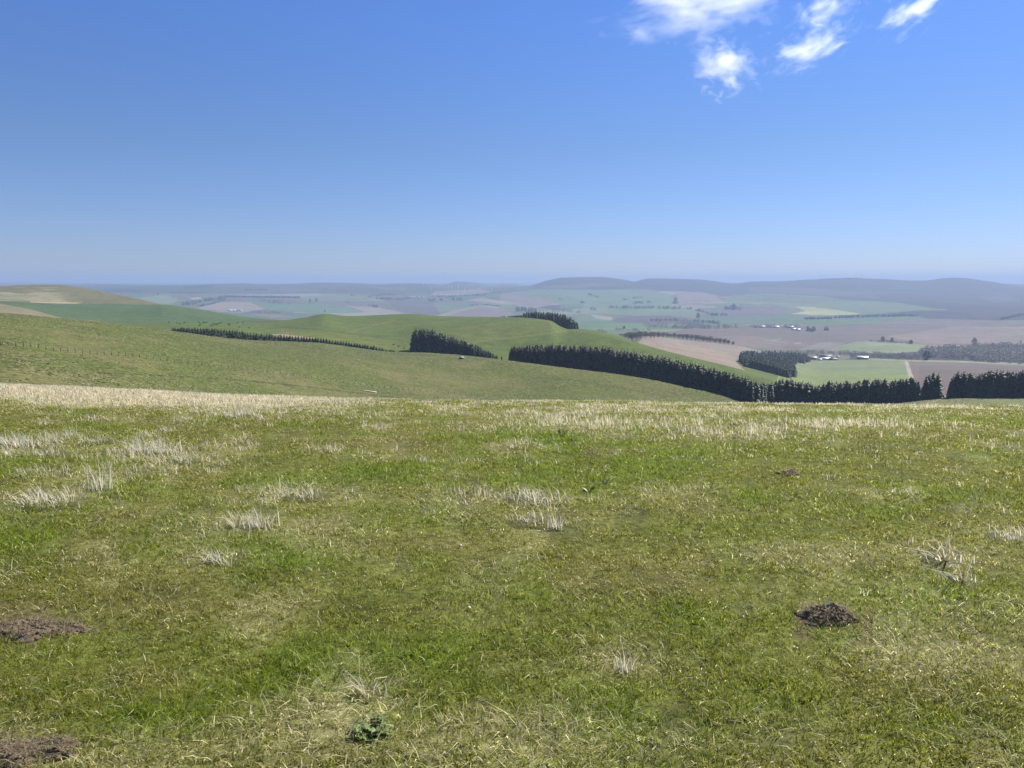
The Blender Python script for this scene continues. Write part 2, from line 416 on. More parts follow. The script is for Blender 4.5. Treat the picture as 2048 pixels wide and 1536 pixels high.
# --- the hills on the left and the middle hill
s = rows_between('A3', 'S'); C[s] = (.094, .118, .026)
s = rows_between('B2', 'S'); C[s] = (.092, .122, .028)
paint('B2', 'S', [(-900, 560), (400, 560), (400, 610), (-900, 602)], (.140, .135, .070))
s = rows_between('G', 'S'); f = .85 * sstep(.42, .62, .6 * fbm(XX[s], YY[s] * 1.0, 110, 71) + .4 * fbm(XX[s], YY[s] * .7, 28, 72, 3)) * (1 - sstep(110, 150, PX[s] + (PY[s] - 590) * -1.2)) * (PX[s] < 200)
C[s] = C[s] * (1 - f[..., None]) + np.array((.25, .23, .145)) * f[..., None]
paint('B2', 'S', [(60, 602.5), (165, 605.5), (150, 607.5), (60, 606)], STRAW)
paint('B1', 'S', [(-900, 597), (0, 602), (82, 605.5), (125, 607), (335, 609.5), (375, 615), (450, 627), (512, 636), (580, 645), (470, 645), (340, 645.5), (250, 646), (215, 643), (125, 636.5), (60, 618), (0, 607.5), (-900, 592)], (.078, .118, .048), .5)
paint('A4', 'S', [(-900, 592), (0, 607.5), (60, 618), (128, 637), (160, 642), (0, 640), (-900, 640)], (.20, .175, .10), .5)
paint('B1', 'B2', [(500, 643), (560, 640), (560, 644), (470, 647)], (.09, .095, .045))
# tracks and old boundaries on the middle hill
paint('B1', 'B2', [(900, 700), (1024, 674), (1136, 661), (1300, 688), (1600, 780), (1500, 830), (900, 740)], (.084, .114, .022))
paint('B1', 'B2', [(940, 688), (1024, 675), (1124, 662), (1124, 655), (1099, 640), (1020, 640), (900, 660)], (.104, .126, .03))
paint('B1', 'B2', [(560, 655), (690, 667), (900, 694), (800, 700), (560, 685)], (.110, .130, .03))
paint_line('B1', 'B2', [(935, 687), (1024, 675.5), (1134, 662)], .8, (.145, .145, .06))
paint_line('B1', 'B2', [(687, 667), (740, 653), (790, 641)], .8, (.15, .15, .055))
paint_line('B1', 'B2', [(560, 654.5), (640, 659), (690, 667), (770, 675), (830, 686)], .8, (.07, .085, .03))
paint('B1', 'B2', [(545, 668), (575, 669), (640, 677), (600, 680), (545, 676)], (.24, .20, .12))
# --- near slope
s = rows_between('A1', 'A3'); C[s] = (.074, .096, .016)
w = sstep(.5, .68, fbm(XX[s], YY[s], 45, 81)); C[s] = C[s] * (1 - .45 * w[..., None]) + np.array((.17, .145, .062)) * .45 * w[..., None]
slope_shade = np.exp(-((PX[s] - 660) / 260) ** 2 - ((PY[s] - 706 - (PX[s] - 660) * .05) / 16) ** 2)  # shade of the slope turned from the sun, painted into the grass colour
C[s] = C[s] * (1 - .75 * slope_shade[..., None]) + np.array((.050, .076, .014)) * .75 * slope_shade[..., None]
pl = np.exp(-((PX[s] - 900) / 130) ** 2 - ((PY[s] - 758 - (PX[s] - 900) * .13) / 15) ** 2)
C[s] = C[s] * (1 - .5 * pl[..., None]) + np.array((.18, .155, .068)) * .5 * pl[..., None]
rt = sstep(950, 1250, PX[s]); C[s] = C[s] * (1 - .5 * rt[..., None]) + np.array((.078, .104, .018)) * .5 * rt[..., None]
paint_line('A1', 'A3', [(180, 745), (330, 751), (512, 762.5)], 1.3, (.042, .055, .018))
paint_line('A1', 'A3', [(512, 763), (600, 772), (790, 795)], 1.2, (.042, .055, .018))
paint_line('A1', 'A3', [(1024, 752), (1150, 760), (1260, 779), (1340, 795)], 1.0, (.055, .07, .022))
s = rows_between('F1', 'F1'); C[s] = (.15, .125, .09)
# --- right-hand fields below the near slope
paint('A2', 'A4', [(1640, 830), (1640, 790), (2900, 760), (2900, 830)], (.135, .165, .06))
paint('A1', 'B2', [(1800, 815), (1838, 812), (1866, 800), (1886, 790), (1897, 790), (1880, 800), (1850, 812), (1840, 818)], (.27, .22, .155))
paint('G', 'F1', [(1440, 730), (1274, 687), (1289, 672), (1345, 675), (1469, 690.5), (1570, 703), (1500, 707), (1470, 722), (1500, 750), (1540, 760)], (.24, .19, .145))
paint('B1', 'F1', [(1540, 800), (1560, 740), (1590, 729), (1626, 723), (1690, 717.5), (1720, 718.5), (1812, 723), (1832, 800)], (.165, .205, .075))
paint('B1', 'F1', [(1819, 722), (2000, 728), (2900, 740), (2900, 830), (1830, 830)], (.145, .108, .09))
s = rows_between('B2', 'F1'); mk = inpoly(PX[s], PY[s], [(1840, 730), (2000, 733), (2900, 745), (2900, 830), (1832, 830)])
fur = (np.sin((XX[s] * .35 + YY[s] * .94) * 2 * math.pi / 22) > .35) & mk
C[s][fur] *= .78
paint('B1', 'F1', [(1809, 722), (1815, 722), (1831, 765), (1832, 800), (1822, 800), (1820, 765)], (.33, .28, .21))
paint('S', 'F2', [(1720, 716), (1800, 719), (1900, 721), (2048, 726), (2900, 735), (2900, 742), (2048, 731), (1950, 726), (1815, 722.5), (1720, 719)], (.23, .24, .12))
# --- valley floor and beyond
V0, V1 = 'F1', 'F7'
paint('S', 'F2', [(1540, 702), (1640, 699), (1700, 704), (1700, 718), (1600, 724), (1540, 712)], (.15, .13, .085))
paint(V0, V1, [(1300, 668), (1400, 655), (1440, 655), (1500, 655), (1560, 652), (1690, 651), (1850, 638), (1940, 641), (2900, 650), (2900, 692), (1850, 690), (1710, 684), (1640, 700), (1560, 703)], (.145, .11, .095))
paint(V0, V1, [(1440, 672), (1500, 672), (1580, 684), (1560, 700), (1469, 690)], (.17, .13, .11))
paint(V0, V1, [(1770, 673), (1860, 660), (1910, 653), (2900, 653), (2900, 688), (1850, 687)], (.20, .148, .12))
paint(V0, V1, [(1600, 699), (1645, 684), (1690, 686), (1660, 700)], (.185, .16, .12))
paint(V0, V1, [(1666, 700), (1680, 692), (1712, 683.5), (1740, 683.5), (1846, 689), (1836, 703), (1780, 707), (1690, 706)], (.185, .225, .095))
paint(V0, V1, [(1535, 681), (1560, 676.5), (1566, 677), (1548, 682)], PALEG)
paint(V0, V1, [(1588, 687), (1602, 684.5), (1602, 686), (1590, 688)], STRAW)
paint(V0, V1, [(1995, 644), (2048, 634), (2300, 630), (2300, 640), (2048, 642)], PALEG)
paint(V0, V1, [(1380, 640), (1420, 620), (1540, 606), (1590, 622), (1660, 630), (1760, 627), (1860, 637), (1690, 651.5), (1500, 648), (1420, 651)], (.085, .145, .06))
paint(V0, V1, [(1440, 608), (1480, 604), (1480, 612), (1660, 605), (1560, 592), (1640, 601), (1790, 605), (1870, 618), (1945, 619), (1760, 629), (1690, 628), (1620, 612), (1480, 614)], (.12, .175, .075))
paint(V0, V1, [(1583, 627.5), (1612, 622), (1590, 613), (1630, 615), (1671, 619.5), (1722, 627.5), (1697, 630), (1624, 630)], RAPE, .3)
paint(V0, V1, [(1440, 612), (1540, 612), (1575, 622), (1560, 630), (1440, 636)], (.13, .105, .10))
paint(V0, V1, [(1608, 634), (1664, 633.5), (1664, 638), (1608, 639)], FOREST)
paint(V0, V1, [(1668, 631), (1760, 628), (1840, 620.5), (1960, 619), (2048, 626), (2900, 640), (2000, 641), (1850, 637), (1835, 632), (1760, 633.5), (1668, 636.5)], (.035, .036, .034))
paint(V0, V1, [(1000, 586), (1100, 577), (1300, 580), (1335, 588), (1350, 600), (1340, 617), (1180, 616), (1100, 605), (1040, 600)], (.115, .185, .07))
paint(V0, V1, [(1000, 590), (1060, 590), (1120, 607), (1080, 612), (1000, 610)], PLOUGH)
paint(V0, V1, [(1118, 608), (1165, 608), (1170, 616), (1120, 618)], TEAL)
paint(V0, V1, [(1140, 664), (1150, 640), (1168, 630), (1210, 634), (1290, 646), (1290, 656), (1240, 660)], (.10, .18, .055))
paint(V0, V1, [(1215, 616), (1380, 616), (1400, 628), (1330, 636), (1215, 628)], (.125, .19, .075))
paint(V0, V1, [(1222, 641), (1262, 632), (1340, 631), (1380, 638), (1340, 648), (1240, 645)], (.09, .068, .065))
paint(V0, V1, [(1352, 586), (1390, 582), (1430, 590), (1442, 603), (1360, 608)], (.205, .15, .115))
paint(V0, V1, [(1180, 628), (1225, 635), (1222, 641), (1190, 636)], (.28, .23, .17))
paint(V0, V1, [(394, 617), (430, 605), (480, 603), (500, 604), (530, 618), (480, 626), (450, 625)], LPLOUGH)
paint(V0, V1, [(505, 605), (560, 607), (650, 608), (690, 612), (722, 626), (640, 627), (540, 620)], (.10, .18, .075))
paint(V0, V1, [(440, 624), (480, 626), (640, 626), (620, 638), (540, 640), (440, 628)], TEAL)
paint(V0, V1, [(495, 627.5), (560, 629), (602, 634), (545, 636)], PLOUGH)
paint(V0, V1, [(690, 611), (740, 613), (790, 621), (812, 628), (735, 625)], LPLOUGH)
paint(V0, V1, [(640, 627), (730, 625), (818, 628.5), (700, 634)], (.23, .235, .12))
paint(V0, V1, [(770, 600), (860, 605), (905, 629), (830, 628), (790, 618)], (.115, .09, .085))
paint(V0, V1, [(866, 634), (900, 622), (960, 611), (985, 612), (1000, 616), (890, 640)], (.22, .22, .11))
paint(V0, V1, [(885, 634), (960, 613), (1000, 617), (1034, 629), (1010, 640)], (.18, .13, .115))
paint(V0, V1, [(925, 601), (965, 595), (1010, 603), (1060, 610), (1000, 607)], LPLOUGH)
paint(V0, V1, [(866, 606), (930, 603), (1020, 610), (960, 611), (880, 626)], (.12, .17, .08))
paint(V0, V1, [(275, 596), (330, 590), (360, 600), (335, 612), (290, 602)], PALEG)
paint(V0, V1, [(380, 596), (402, 594), (402, 598), (384, 599)], STRAW)
paint(V0, V1, [(560, 588), (640, 587), (650, 592), (580, 592)], LPLOUGH)
paint(V0, V1, [(600, 594), (700, 588), (740, 600), (640, 604)], (.12, .17, .08))
paint(V0, V1, [(870, 583), (960, 578), (985, 584), (905, 594), (860, 590)], (.22, .17, .13))
# forest and heather on the far hills
paint('F5', 'F7', [(1060, 571), (1060, 545), (2900, 545), (2900, 640), (2050, 627), (1960, 640), (1930, 620), (1868, 617), (1790, 604), (1700, 601), (1640, 592), (1590, 590), (1520, 586), (1445, 593), (1400, 584), (1325, 582), (1290, 577), (1200, 580), (1080, 578)], (.046, .042, .046))
paint('F6', 'F7', [(1080, 572), (1180, 567), (1240, 568), (1160, 576), (1080, 576)], (.10, .09, .07))
paint('F6', 'F7', [(1500, 575), (1580, 574), (1740, 585), (1760, 597), (1640, 590), (1560, 584), (1500, 585)], (.085, .075, .065))
paint('F6', 'F7', [(1960, 594), (2010, 590), (2040, 600), (1990, 606)], (.075, .07, .06))
paint('F5', 'F7', [(448, 590.5), (600, 592.5), (600, 596), (448, 595)], FOREST)

s = rows_between('F1', 'F7'); lum_ = C[s].mean(-1, keepdims=True); C[s] = C[s] * .74 + lum_ * np.array((1.02, 1.02, .92)) * .26
C *= .82
mats = {
    'near': terrain_mat('meadow_ground', [(.5, .75, 1.25), (.05, .6, 1.4)], bump=(.03, .6, .02)),
    'slope': terrain_mat('pasture_slope', [(22, .88, 1.12), (2.2, .72, 1.3), (.5, .75, 1.28)], straw=[(3.2, .53, .66, .65, (.15, .14, .045)), (1.3, .55, .64, .75, (.19, .175, .085)), (2.4, .56, .68, .4, (.034, .046, .012))], bump=(.8, .6, .25)),
    'hill': terrain_mat('hill_grass', [(120, .9, 1.1), (16, .82, 1.18), (3.0, .75, 1.25)], bump=(2.5, .4, .5)),
    'valley': terrain_mat('valley_fields', [(300, .9, 1.1), (45, .85, 1.15), (12, .88, 1.12)]),
    'hills': terrain_mat('far_hill_cover', [(800, .9, 1.1), (120, .85, 1.15), (30, .85, 1.15)]),
}
def sheet(name, r0, r1, mat, step=1):
    cols = np.arange(0, NC, step)
    if cols[-1] != NC - 1: cols = np.append(cols, NC - 1)
    rr = np.arange(r0, r1 + 1)
    V = np.stack([XX[np.ix_(rr, cols)], YY[np.ix_(rr, cols)], ZZ[np.ix_(rr, cols)]], -1).reshape(-1, 3)
    n = len(cols); i = (np.arange(len(rr) - 1)[:, None] * n + np.arange(n - 1)[None, :]).ravel()
    q = np.stack([i, i + 1, i + n + 1, i + n], -1)
    o = mesh_np(name, V, q, mat, C[np.ix_(rr, cols)].reshape(-1, 3), smooth=True)
    o['kind'] = 'structure'
    return o
def first(z): return np.nonzero(zone == z)[0][0]
# ---------------------------------------------------------------- near meadow: where it is lush, mossy, dry, bare or painted dark as shaded hollows
BAND = [(-600, 790), (0, 804), (300, 811), (512, 816), (800, 820), (1024, 827), (1300, 829), (1600, 827), (2048, 824), (2600, 826)]
ba, bt = ray([p[0] for p in BAND], [p[1] for p in BAND])
# distance at which the pale dry band begins, along each direction
DB = []
for a, t in zip(ba, bt):
    kq = np.interp(a, azd, KQ)
    dd = np.linspace(6, 40, 800); s_ = (near_z(dd, kq) - EYE) / dd
    i = np.argmax(s_ >= t) if (s_ >= t).any() else np.argmax(s_)
    DB.append(dd[i])
DB = np.array(DB)
def spots(lst):
    out = []
    for px, py, rx, ry in lst:
        p = hit(px, py, .4, 60); out.append((p.x, p.y, rx, ry))
    return out
LUSH = spots([(1560, 1420, .42, .28), (640, 1330, .36, .22), (1450, 905, 1.0, .6), (1180, 1230, .5, .3), (300, 1430, .35, .22), (60, 1050, .45, .4), (1900, 1190, .5, .35), (1240, 930, .8, .5), (560, 1130, .5, .3), (1650, 1010, .7, .4), (1010, 950, .6, .4),
              (1700, 1260, .4, .25), (1330, 1440, .35, .2), (820, 1290, .35, .25), (200, 1290, .3, .2), (1480, 1060, .5, .4), (1900, 990, .7, .4), (120, 920, .8, .5), (1110, 880, 1.0, .6), (700, 950, .7, .4), (430, 1280, .3, .2), (1820, 1450, .3, .2)])
BROWN = spots([(260, 1380, .35, .25), (1000, 1330, .4, .25), (1180, 1180, .45, .3), (1000, 1450, .35, .2), (1850, 1400, .35, .2), (1750, 990, .7, .35), (1850, 1000, .6, .3), (1000, 900, 1.2, .5), (760, 880, 1.5, .6), (520, 870, 1.2, .6), (330, 1020, .6, .3), (880, 1080, .5, .3), (1560, 1100, .5, .3), (1290, 880, 1.0, .5), (660, 1480, .25, .15), (1300, 1180, .3, .2), (300, 850, 2.0, .8)])
DRYP = spots([(110, 1000, .45, .35), (30, 890, .8, .6), (280, 905, .7, .5), (330, 920, .6, .4), (470, 1050, .45, .3), (600, 990, .6, .35), (1070, 1000, .35, .22), (1080, 1045, .35, .2), (1900, 1110, .4, .2), (700, 1420, .25, .15), (1010, 1480, .3, .18), (1250, 1330, .22, .15), (420, 1110, .25, .15), (1200, 850, 1.5, .8),
              (1450, 870, .8, .5), (1700, 850, 1.5, .6), (940, 1000, .5, .3), (1860, 1310, .4, .2), (620, 1060, .4, .25), (180, 950, .5, .4), (480, 825, 1.2, .8), (1600, 1110, .4, .2), (2030, 1070, .3, .2)])
SHADE_GAPS = spots([(745, 1475, .10, .06), (240, 1452, .13, .05), (1540, 1478, .12, .05), (1330, 1452, .16, .05), (690, 1310, .06, .03), (1580, 947, .10, .045), (1500, 1108, .09, .04), (1940, 1007, .12, .05), (1880, 1125, .12, .05), (1110, 1062, .08, .03), (1200, 1065, .06, .03), (1020, 984, .06, .03), (660, 1465, .08, .04), (1700, 1050, .06, .03), (280, 1112, .05, .03), (205, 970, .05, .03)])
SOILP = spots([(60, 1262, .17, .07), (140, 1240, .13, .045), (-30, 1262, .16, .09), (20, 1500, .13, .055), (110, 1478, .09, .03), (-60, 1510, .15, .07), (205, 1228, .05, .025), (1668, 1226, .085, .05), (1610, 1240, .05, .02), (1735, 1250, .04, .02)])
def field_of(spots_, x, y):
    f = np.zeros(x.shape)
    for a, b, rx, ry in spots_:
        f = np.maximum(f, np.exp(-((x - a) / rx) ** 2 - ((y - b) / ry) ** 2))
    return f
def meadow(x, y):
    """lush, brown, dry, bare and shaded-gap weights (0..1) at a place"""
    d = np.hypot(x, y); az = np.arctan2(x, y)
    n1 = fbm(x, y, 1.5, 101); n2 = fbm(x, y, .45, 102, 3); n3 = fbm(x, y, 4.5, 103, 3)
    lush = np.clip(sstep(.47, .66, .4 * n1 + .6 * n2) * .6 + field_of(LUSH, x, y) * (.3 + .6 * n2), 0, 1)
    brown = np.clip(sstep(.5, .68, .65 * fbm(x, y, .7, 111) + .35 * n3) * .45 + field_of(BROWN, x, y) * (.2 + .5 * n2) - lush * .6, 0, 1)
    db = np.interp(az, ba, DB)
    nb = fbm(x, y * .6, 2.2, 121, 3)
    band = sstep(-.10, .08, (d - db) / db + (nb - .5) * .28)
    band = band * (.08 + .92 * np.maximum(.5 * sstep(.46, .68, fbm(x, y * .8, 1.0, 123, 3)), 1 - sstep(-.34, -.12, az)))
    dry = np.clip(band + field_of(DRYP, x, y) * (.35 + .8 * n2) + sstep(.58, .76, fbm(x, y, .6, 125, 3)) * .5, 0, 1)
    wob = .6 + .8 * fbm(x, y, .12, 131, 2)
    soil = np.clip(sstep(.35, .75, field_of(SOILP, x, y) * wob * 1.25), 0, 1)
    gap = np.clip(field_of(SHADE_GAPS, x, y) * wob + sstep(.70, .8, fbm(x, y, .16, 133, 2)) * .5, 0, 1)
    return lush, brown, dry, soil, gap, band
iN0, iN1 = 0, first('A1')
x_, y_ = XX[iN0:iN1 + 1], YY[iN0:iN1 + 1]
lu, br, dr, so, ga, bd = meadow(x_, y_)
c = np.zeros(x_.shape + (3,)); c[:] = (.10, .108, .024)
def blend(c, colr, w): return c * (1 - w[..., None]) + np.array(colr) * w[..., None]
c = blend(c, (.08, .11, .016), lu); c = blend(c, (.12, .105, .04), br); c = blend(c, (.38, .33, .19), dr * .35 + bd * .6)
c = blend(c, (.03, .03, .014), ga * .8); c = blend(c, (.115, .082, .058), so)  # grass gaps get the hollows' shade painted into the ground, then bare soil
C[iN0:iN1 + 1] = c
for k_ in range(iN1, iN1 + 10):      # the dip out of sight blends to the slope
    C[k_] = (.12, .13, .05)

sheet('meadow', iN0, iN1, mats['near'], 2)
sheet('near_hillside', iN1, first('B1'), mats['slope'], 1)
sheet('hills', first('B1'), first('F2'), mats['hill'], 1)
sheet('valley', first('F2'), first('F7'), mats['valley'], 1)
sheet('distant_hills', first('F7'), NR - 1, mats['hills'], 1)

# ---------------------------------------------------------------- grass: blade by blade
def zlook(x, y):
    az = np.arctan2(x, y); l = np.log(np.hypot(x, y))
    c0 = np.clip(np.searchsorted(azd, az) - 1, 0, NC - 2); w = (az - azd[c0]) / (azd[c0 + 1] - azd[c0])
    def at_c(cc):
        kq = KQ[cc]; return near_z(np.exp(l), kq)
    z = at_c(c0) * (1 - w) + at_c(c0 + 1) * w
    return z + (fbm(x, y, 1.1, 3) - .5) * .07 * sstep(.5, 1.5, np.exp(l)) + (fbm(x, y, .22, 8, 2) - .5) * .02
def scatter(rho0, dref, p, d0, d1):
    """random places, rho0 per square metre out to dref, thinning with distance"""
    n = 400000; u = np.linspace(d0, d1, 400)
    rho = rho0 * np.minimum(1, (dref / u) ** p); width = 1.62 * u + np.where(u < 6, 8.0, 8.0 - .8 * np.minimum(u - 6, 5))
    cdf = np.cumsum(rho * width) * (u[1] - u[0]); tot = int(cdf[-1])
    d = np.interp(rng.random(tot) * cdf[-1], cdf, u)
    x = (rng.random(tot) - .5) * (1.62 * d + np.where(d < 6, 8.0, 8.0 - .8 * np.minimum(d - 6, 5)))
    return x, d + (rng.random(tot) - .5) * .05
def blades(x, y, z, h, w, lean, ldir, col, tipcol=None, face=None):
    n = len(x)
    fa = rng.random(n) * 2 * math.pi if face is None else face
    sx, sy = np.cos(fa) * w / 2, np.sin(fa) * w / 2
    dx, dy = np.cos(ldir), np.sin(ldir)
    V = np.zeros((n, 5, 3))
    for k, (s, ww) in enumerate(((0, 1.0), (0, -1.0), (.5, .8), (.5, -.8), (1.0, 0))):
        V[:, k, 0] = x + sx * ww + dx * lean * h * s ** 1.7
        V[:, k, 1] = y + sy * ww + dy * lean * h * s ** 1.7
        V[:, k, 2] = z + h * s * (1 - .28 * np.minimum(lean, 1.4) * s)
    V[:, :2, 2] -= .004
    cc = np.repeat(col[:, None, :], 5, 1)
    if tipcol is not None: cc[:, 4] = tipcol; cc[:, 2:4] = .6 * cc[:, 2:4] + .4 * tipcol[:, None, :]
    i = np.arange(n) * 5
    q = np.stack([i, i + 1, i + 3, i + 2], -1); t = np.stack([i + 2, i + 3, i + 4], -1)
    return V.reshape(-1, 3), cc.reshape(-1, 3), q, t
m_grass = leafy('grass_blade', None, trans=.6, rough=.5, spec=.18)
m_straw = leafy('dry_blade', None, trans=.55, rough=.55, spec=.2)
DENS = 1.0
x, y = scatter(2500 * DENS, 2.6, 1.42, 1.0, 23.5)
per = rng.integers(3, 9, len(x)); cl = np.repeat(np.arange(len(x)), per)
chh = rng.random(len(x)); cdir = rng.random(len(x)) * 2 * math.pi
cr_ = np.repeat(.012 + .03 * rng.random(len(x)) ** 2, per) * np.maximum(1, np.hypot(x, y)[cl] / 6)
th0 = chh[cl]; cd0 = cdir[cl]
x = x[cl] + rng.normal(0, 1, len(cl)) * cr_; y = y[cl] + rng.normal(0, 1, len(cl)) * cr_
lu, br, dr, so, ga, bd = meadow(x, y)
keep = (rng.random(len(x)) > so * .9) & (rng.random(len(x)) > ga * .9) & (rng.random(len(x)) > np.clip(dr * .35 + bd * .3, 0, .9))
x, y, lu, br, dr, so, ga, bd, th, cd0 = [v[keep] for v in (x, y, lu, br, dr, so, ga, bd, th0, cd0)]
n = len(x)
d = np.hypot(x, y); z = zlook(x, y)
h = (.013 + .021 * lu + .012 * dr + .02 * fbm(x, y, .3, 141, 2)) * (.55 + .9 * rng.random(n) ** 1.5) * (.7 + .6 * th)
w = (.0025 + .0018 * rng.random(n)) * np.maximum(1, d / 4.2) ** .7
ldir = cd0 + rng.normal(0, .9, n)
lean = .4 + 1.3 * rng.random(n) ** 1.1 + .3 * br
base = np.zeros((n, 3)); base[:] = (.230, .234, .022)
base = lerp3(base, np.array((.185, .272, .012)), lu * .8)
base = lerp3(base, np.array((.25, .225, .050)), br * .45)
r = rng.random(n)
deep = r < .12; base[deep] *= .6
yel = (r > .16) & (r < .30); base[yel] = base[yel] * .5 + np.array((.25, .24, .04)) * .5
blu = (r > .30) & (r < .42); base[blu] = base[blu] * .55 + np.array((.09, .14, .05)) * .45
sf = np.clip(.12 + .16 * br + .45 * dr - .08 * lu, 0, .85)
st = rng.random(n) < sf
straw_glint = np.array((.68, .63, .36))[None] * (.5 + .7 * rng.random(n))[:, None]  # dead straw blades, their pale colour also standing in for glints on the turf
base[st] = straw_glint[st]; lean[st] += .5
base *= (.68 + 1.0 * rng.random(n) ** 1.3)[:, None]
tip = np.where((rng.random(n) < .3)[:, None], base * .4 + np.array((.26, .23, .10)) * .6, base * 1.1)
V, cc, q, t = blades(x, y, z, h, w, lean, ldir, base, tip)
print('grass blades', n)
o = mesh_np('grass', V, [q, t], m_grass, cc)
tag(o, 'short green and olive grass covering the near meadow', 'grass', kind='stuff')

# loose dry blades standing over the short grass, thick in the pale band
x, y = scatter(820, 3.5, .35, 1.4, 24.5); sh_ = rng.permutation(len(x)); x, y = x[sh_], y[sh_]
lu, br, dr, so, ga, bd = meadow(x, y)
keep = (rng.random(len(x)) < .10 + .90 * sstep(3.5, 8, np.hypot(x, y))) & (rng.random(len(x)) < np.clip(.04 + .8 * dr ** 1.3 * (1 - bd) + .95 * bd, 0, 1))
x, y, dr, bd = [v[keep] for v in (x, y, dr, bd)]; n = len(x); d = np.hypot(x, y)
per = rng.integers(2, 9, n); cl = np.repeat(np.arange(n), per); cl = cl[:int(n * 1.05)]; nc_ = n; n = len(cl)
x = x[cl] + rng.normal(0, .035, n); y = y[cl] + rng.normal(0, .03, n); dr, bd, d = dr[cl], bd[cl], d[cl]
cdir = rng.random(nc_)[cl] * 3 + 1.5
h = (.05 + .07 * dr) * (.4 + 1.0 * rng.random(n) ** 1.3) * np.where(d > 12, .62, 1) * (.45 + .55 * sstep(3, 8, d))
w = (.003 + .002 * rng.random(n)) * np.maximum(1, d / 4.0) ** .75
ldir = cdir + rng.normal(0, .9, n)
lean = .1 + 1.0 * rng.random(n) ** 1.6
base = np.array((.74, .67, .48))[None] * (.6 + .5 * rng.random(n))[:, None]
V, cc, q, t = blades(x, y, zlook(x, y), h, w, lean, ldir, base)
print('dry blades', n)
o = mesh_np('dry_grass', V, [q, t], m_straw, cc)
tag(o, 'pale dead grass standing loosely through the meadow and along its far edge', 'dry grass', kind='stuff')

# rank grass and dead tussocks over the slopes beyond the brow
def ground_many(x, y):
    az = np.arctan2(x, y); l = np.log(np.hypot(x, y)); c0 = np.clip(np.searchsorted(azd, az) - 1, 0, NC - 2); z = np.zeros(len(x))
    for c in np.unique(c0):
        m_ = c0 == c; w_ = (az[m_] - azd[c]) / (azd[c + 1] - azd[c])
        z[m_] = (1 - w_) * np.interp(l[m_], LD[:, c], ZZ[:, c]) + w_ * np.interp(l[m_], LD[:, c + 1], ZZ[:, c + 1])
    return z
n = 90000
az = rng.uniform(-.72, .72, n); cI = np.clip(np.searchsorted(azd, az), 0, NC - 1)
dlo, dhi = np.exp(ld[2][cI]), np.exp(ld[4][cI]); d = dlo + (dhi - dlo) * rng.random(n) ** 1.2
x, y = d * np.sin(az), d * np.cos(az)
patch = .6 * fbm(x, y, 38, 901, 3) + .4 * fbm(x, y, 7, 902, 3)
keep = rng.random(n) < sstep(.36, .66, patch) * .9 + .06
x, y, d, patch = x[keep], y[keep], d[keep], patch[keep]; n = len(x)
dead = rng.random(n) < .74
base = np.where(dead[:, None], np.array((.44, .40, .235))[None] * (.6 + .5 * rng.random(n))[:, None], np.array((.062, .082, .018))[None] * (.7 + .6 * rng.random(n))[:, None])
wd_ = .35 + .5 * rng.random(n); hh = np.where(dead, .14 + .14 * rng.random(n), .10 + .1 * rng.random(n))
V, cc, q, t = blades(x, y, ground_many(x, y), hh, wd_, .3 + rng.random(n), rng.random(n) * 6.28, base, face=rng.normal(0, .5, n))
print('tussocks', n)
o = mesh_np('rough_grass', V, [q, t], m_straw, cc)
tag(o, 'pale and dark rough grass scattered over the near slope beyond the brow', 'rough grass', kind='stuff')

# ---------------------------------------------------------------- dry tufts that stand out, each a thing
def tuft_mesh(name, n, rad, hgt, spread, seed, stalks=0):
    q_ = np.random.default_rng(seed)
    n = int(n * 1.1)
    a = q_.random(n) * 2 * math.pi; r_ = np.minimum(rad * 1.5, rad * 1.6 * np.abs(q_.normal(0, .6, n)))
    x, y = r_ * np.cos(a), r_ * np.sin(a) * .8
    h = hgt * np.where(q_.random(n) < .6, .25 + .4 * q_.random(n), .55 + .6 * q_.random(n)); ld_ = np.where(q_.random(n) < .6, 2.9 + q_.normal(0, .7, n), q_.random(n) * 6.28); le = spread * (.25 + 1.8 * q_.random(n) ** 1.5)
    colr = np.array((.80, .75, .58))[None] * (.7 + .4 * q_.random(n))[:, None]
    V, cc, q4, t3 = blades(x, y, np.zeros(n) - .01, h, np.clip(.0035 + .0035 * q_.random(n), 0, 1), le, ld_, colr)
    mb = MB(); P = [(0, 0, .010)]                  # matted dead grass at its foot
    for ri, (rr_, zz_) in enumerate(((.7, .006), (1.2, .003), (1.6, -.02))):
        for k in range(14):
            e_ = rr_ * rad * (.9 + .3 * q_.random()); P.append((e_ * math.cos(k * math.pi / 7), e_ * .8 * math.sin(k * math.pi / 7), zz_ + .003 * q_.random()))
    mb.add(P, [(0, 1 + k, 1 + (k + 1) % 14) for k in range(14)], [(1 + 14 * r__ + k, 15 + 14 * r__ + k, 15 + 14 * r__ + (k + 1) % 14, 1 + 14 * r__ + (k + 1) % 14) for r__ in (0, 1) for k in range(14)])
    nm = mb.n
    for k in range(stalks):
        a_ = q_.random() * 6.28; L_ = hgt * (1.2 + .8 * q_.random()); b_ = Vector((math.cos(a_), math.sin(a_), 0))
        mb.tube([(0, 0, 0), b_ * L_ * .35 + Vector((0, 0, L_ * .38)), b_ * L_ * .8 + Vector((0, 0, L_ * (.1 + .35 * q_.random())))], [.0035, .003, .002], 4)
    fs = [q4, t3]
    if mb.n:
        V = np.concatenate([V, np.array(mb.v)]); cc = np.concatenate([cc, np.tile((.19, .19, .06), (nm, 1)), np.tile((.7, .63, .42), (mb.n - nm, 1))])
        fs = [np.concatenate([q4, np.array(mb.f4) + n * 5]), np.concatenate([t3, np.array(mb.f3) + n * 5])]
    return mesh_np(name, V, fs, m_straw, cc, link=False)
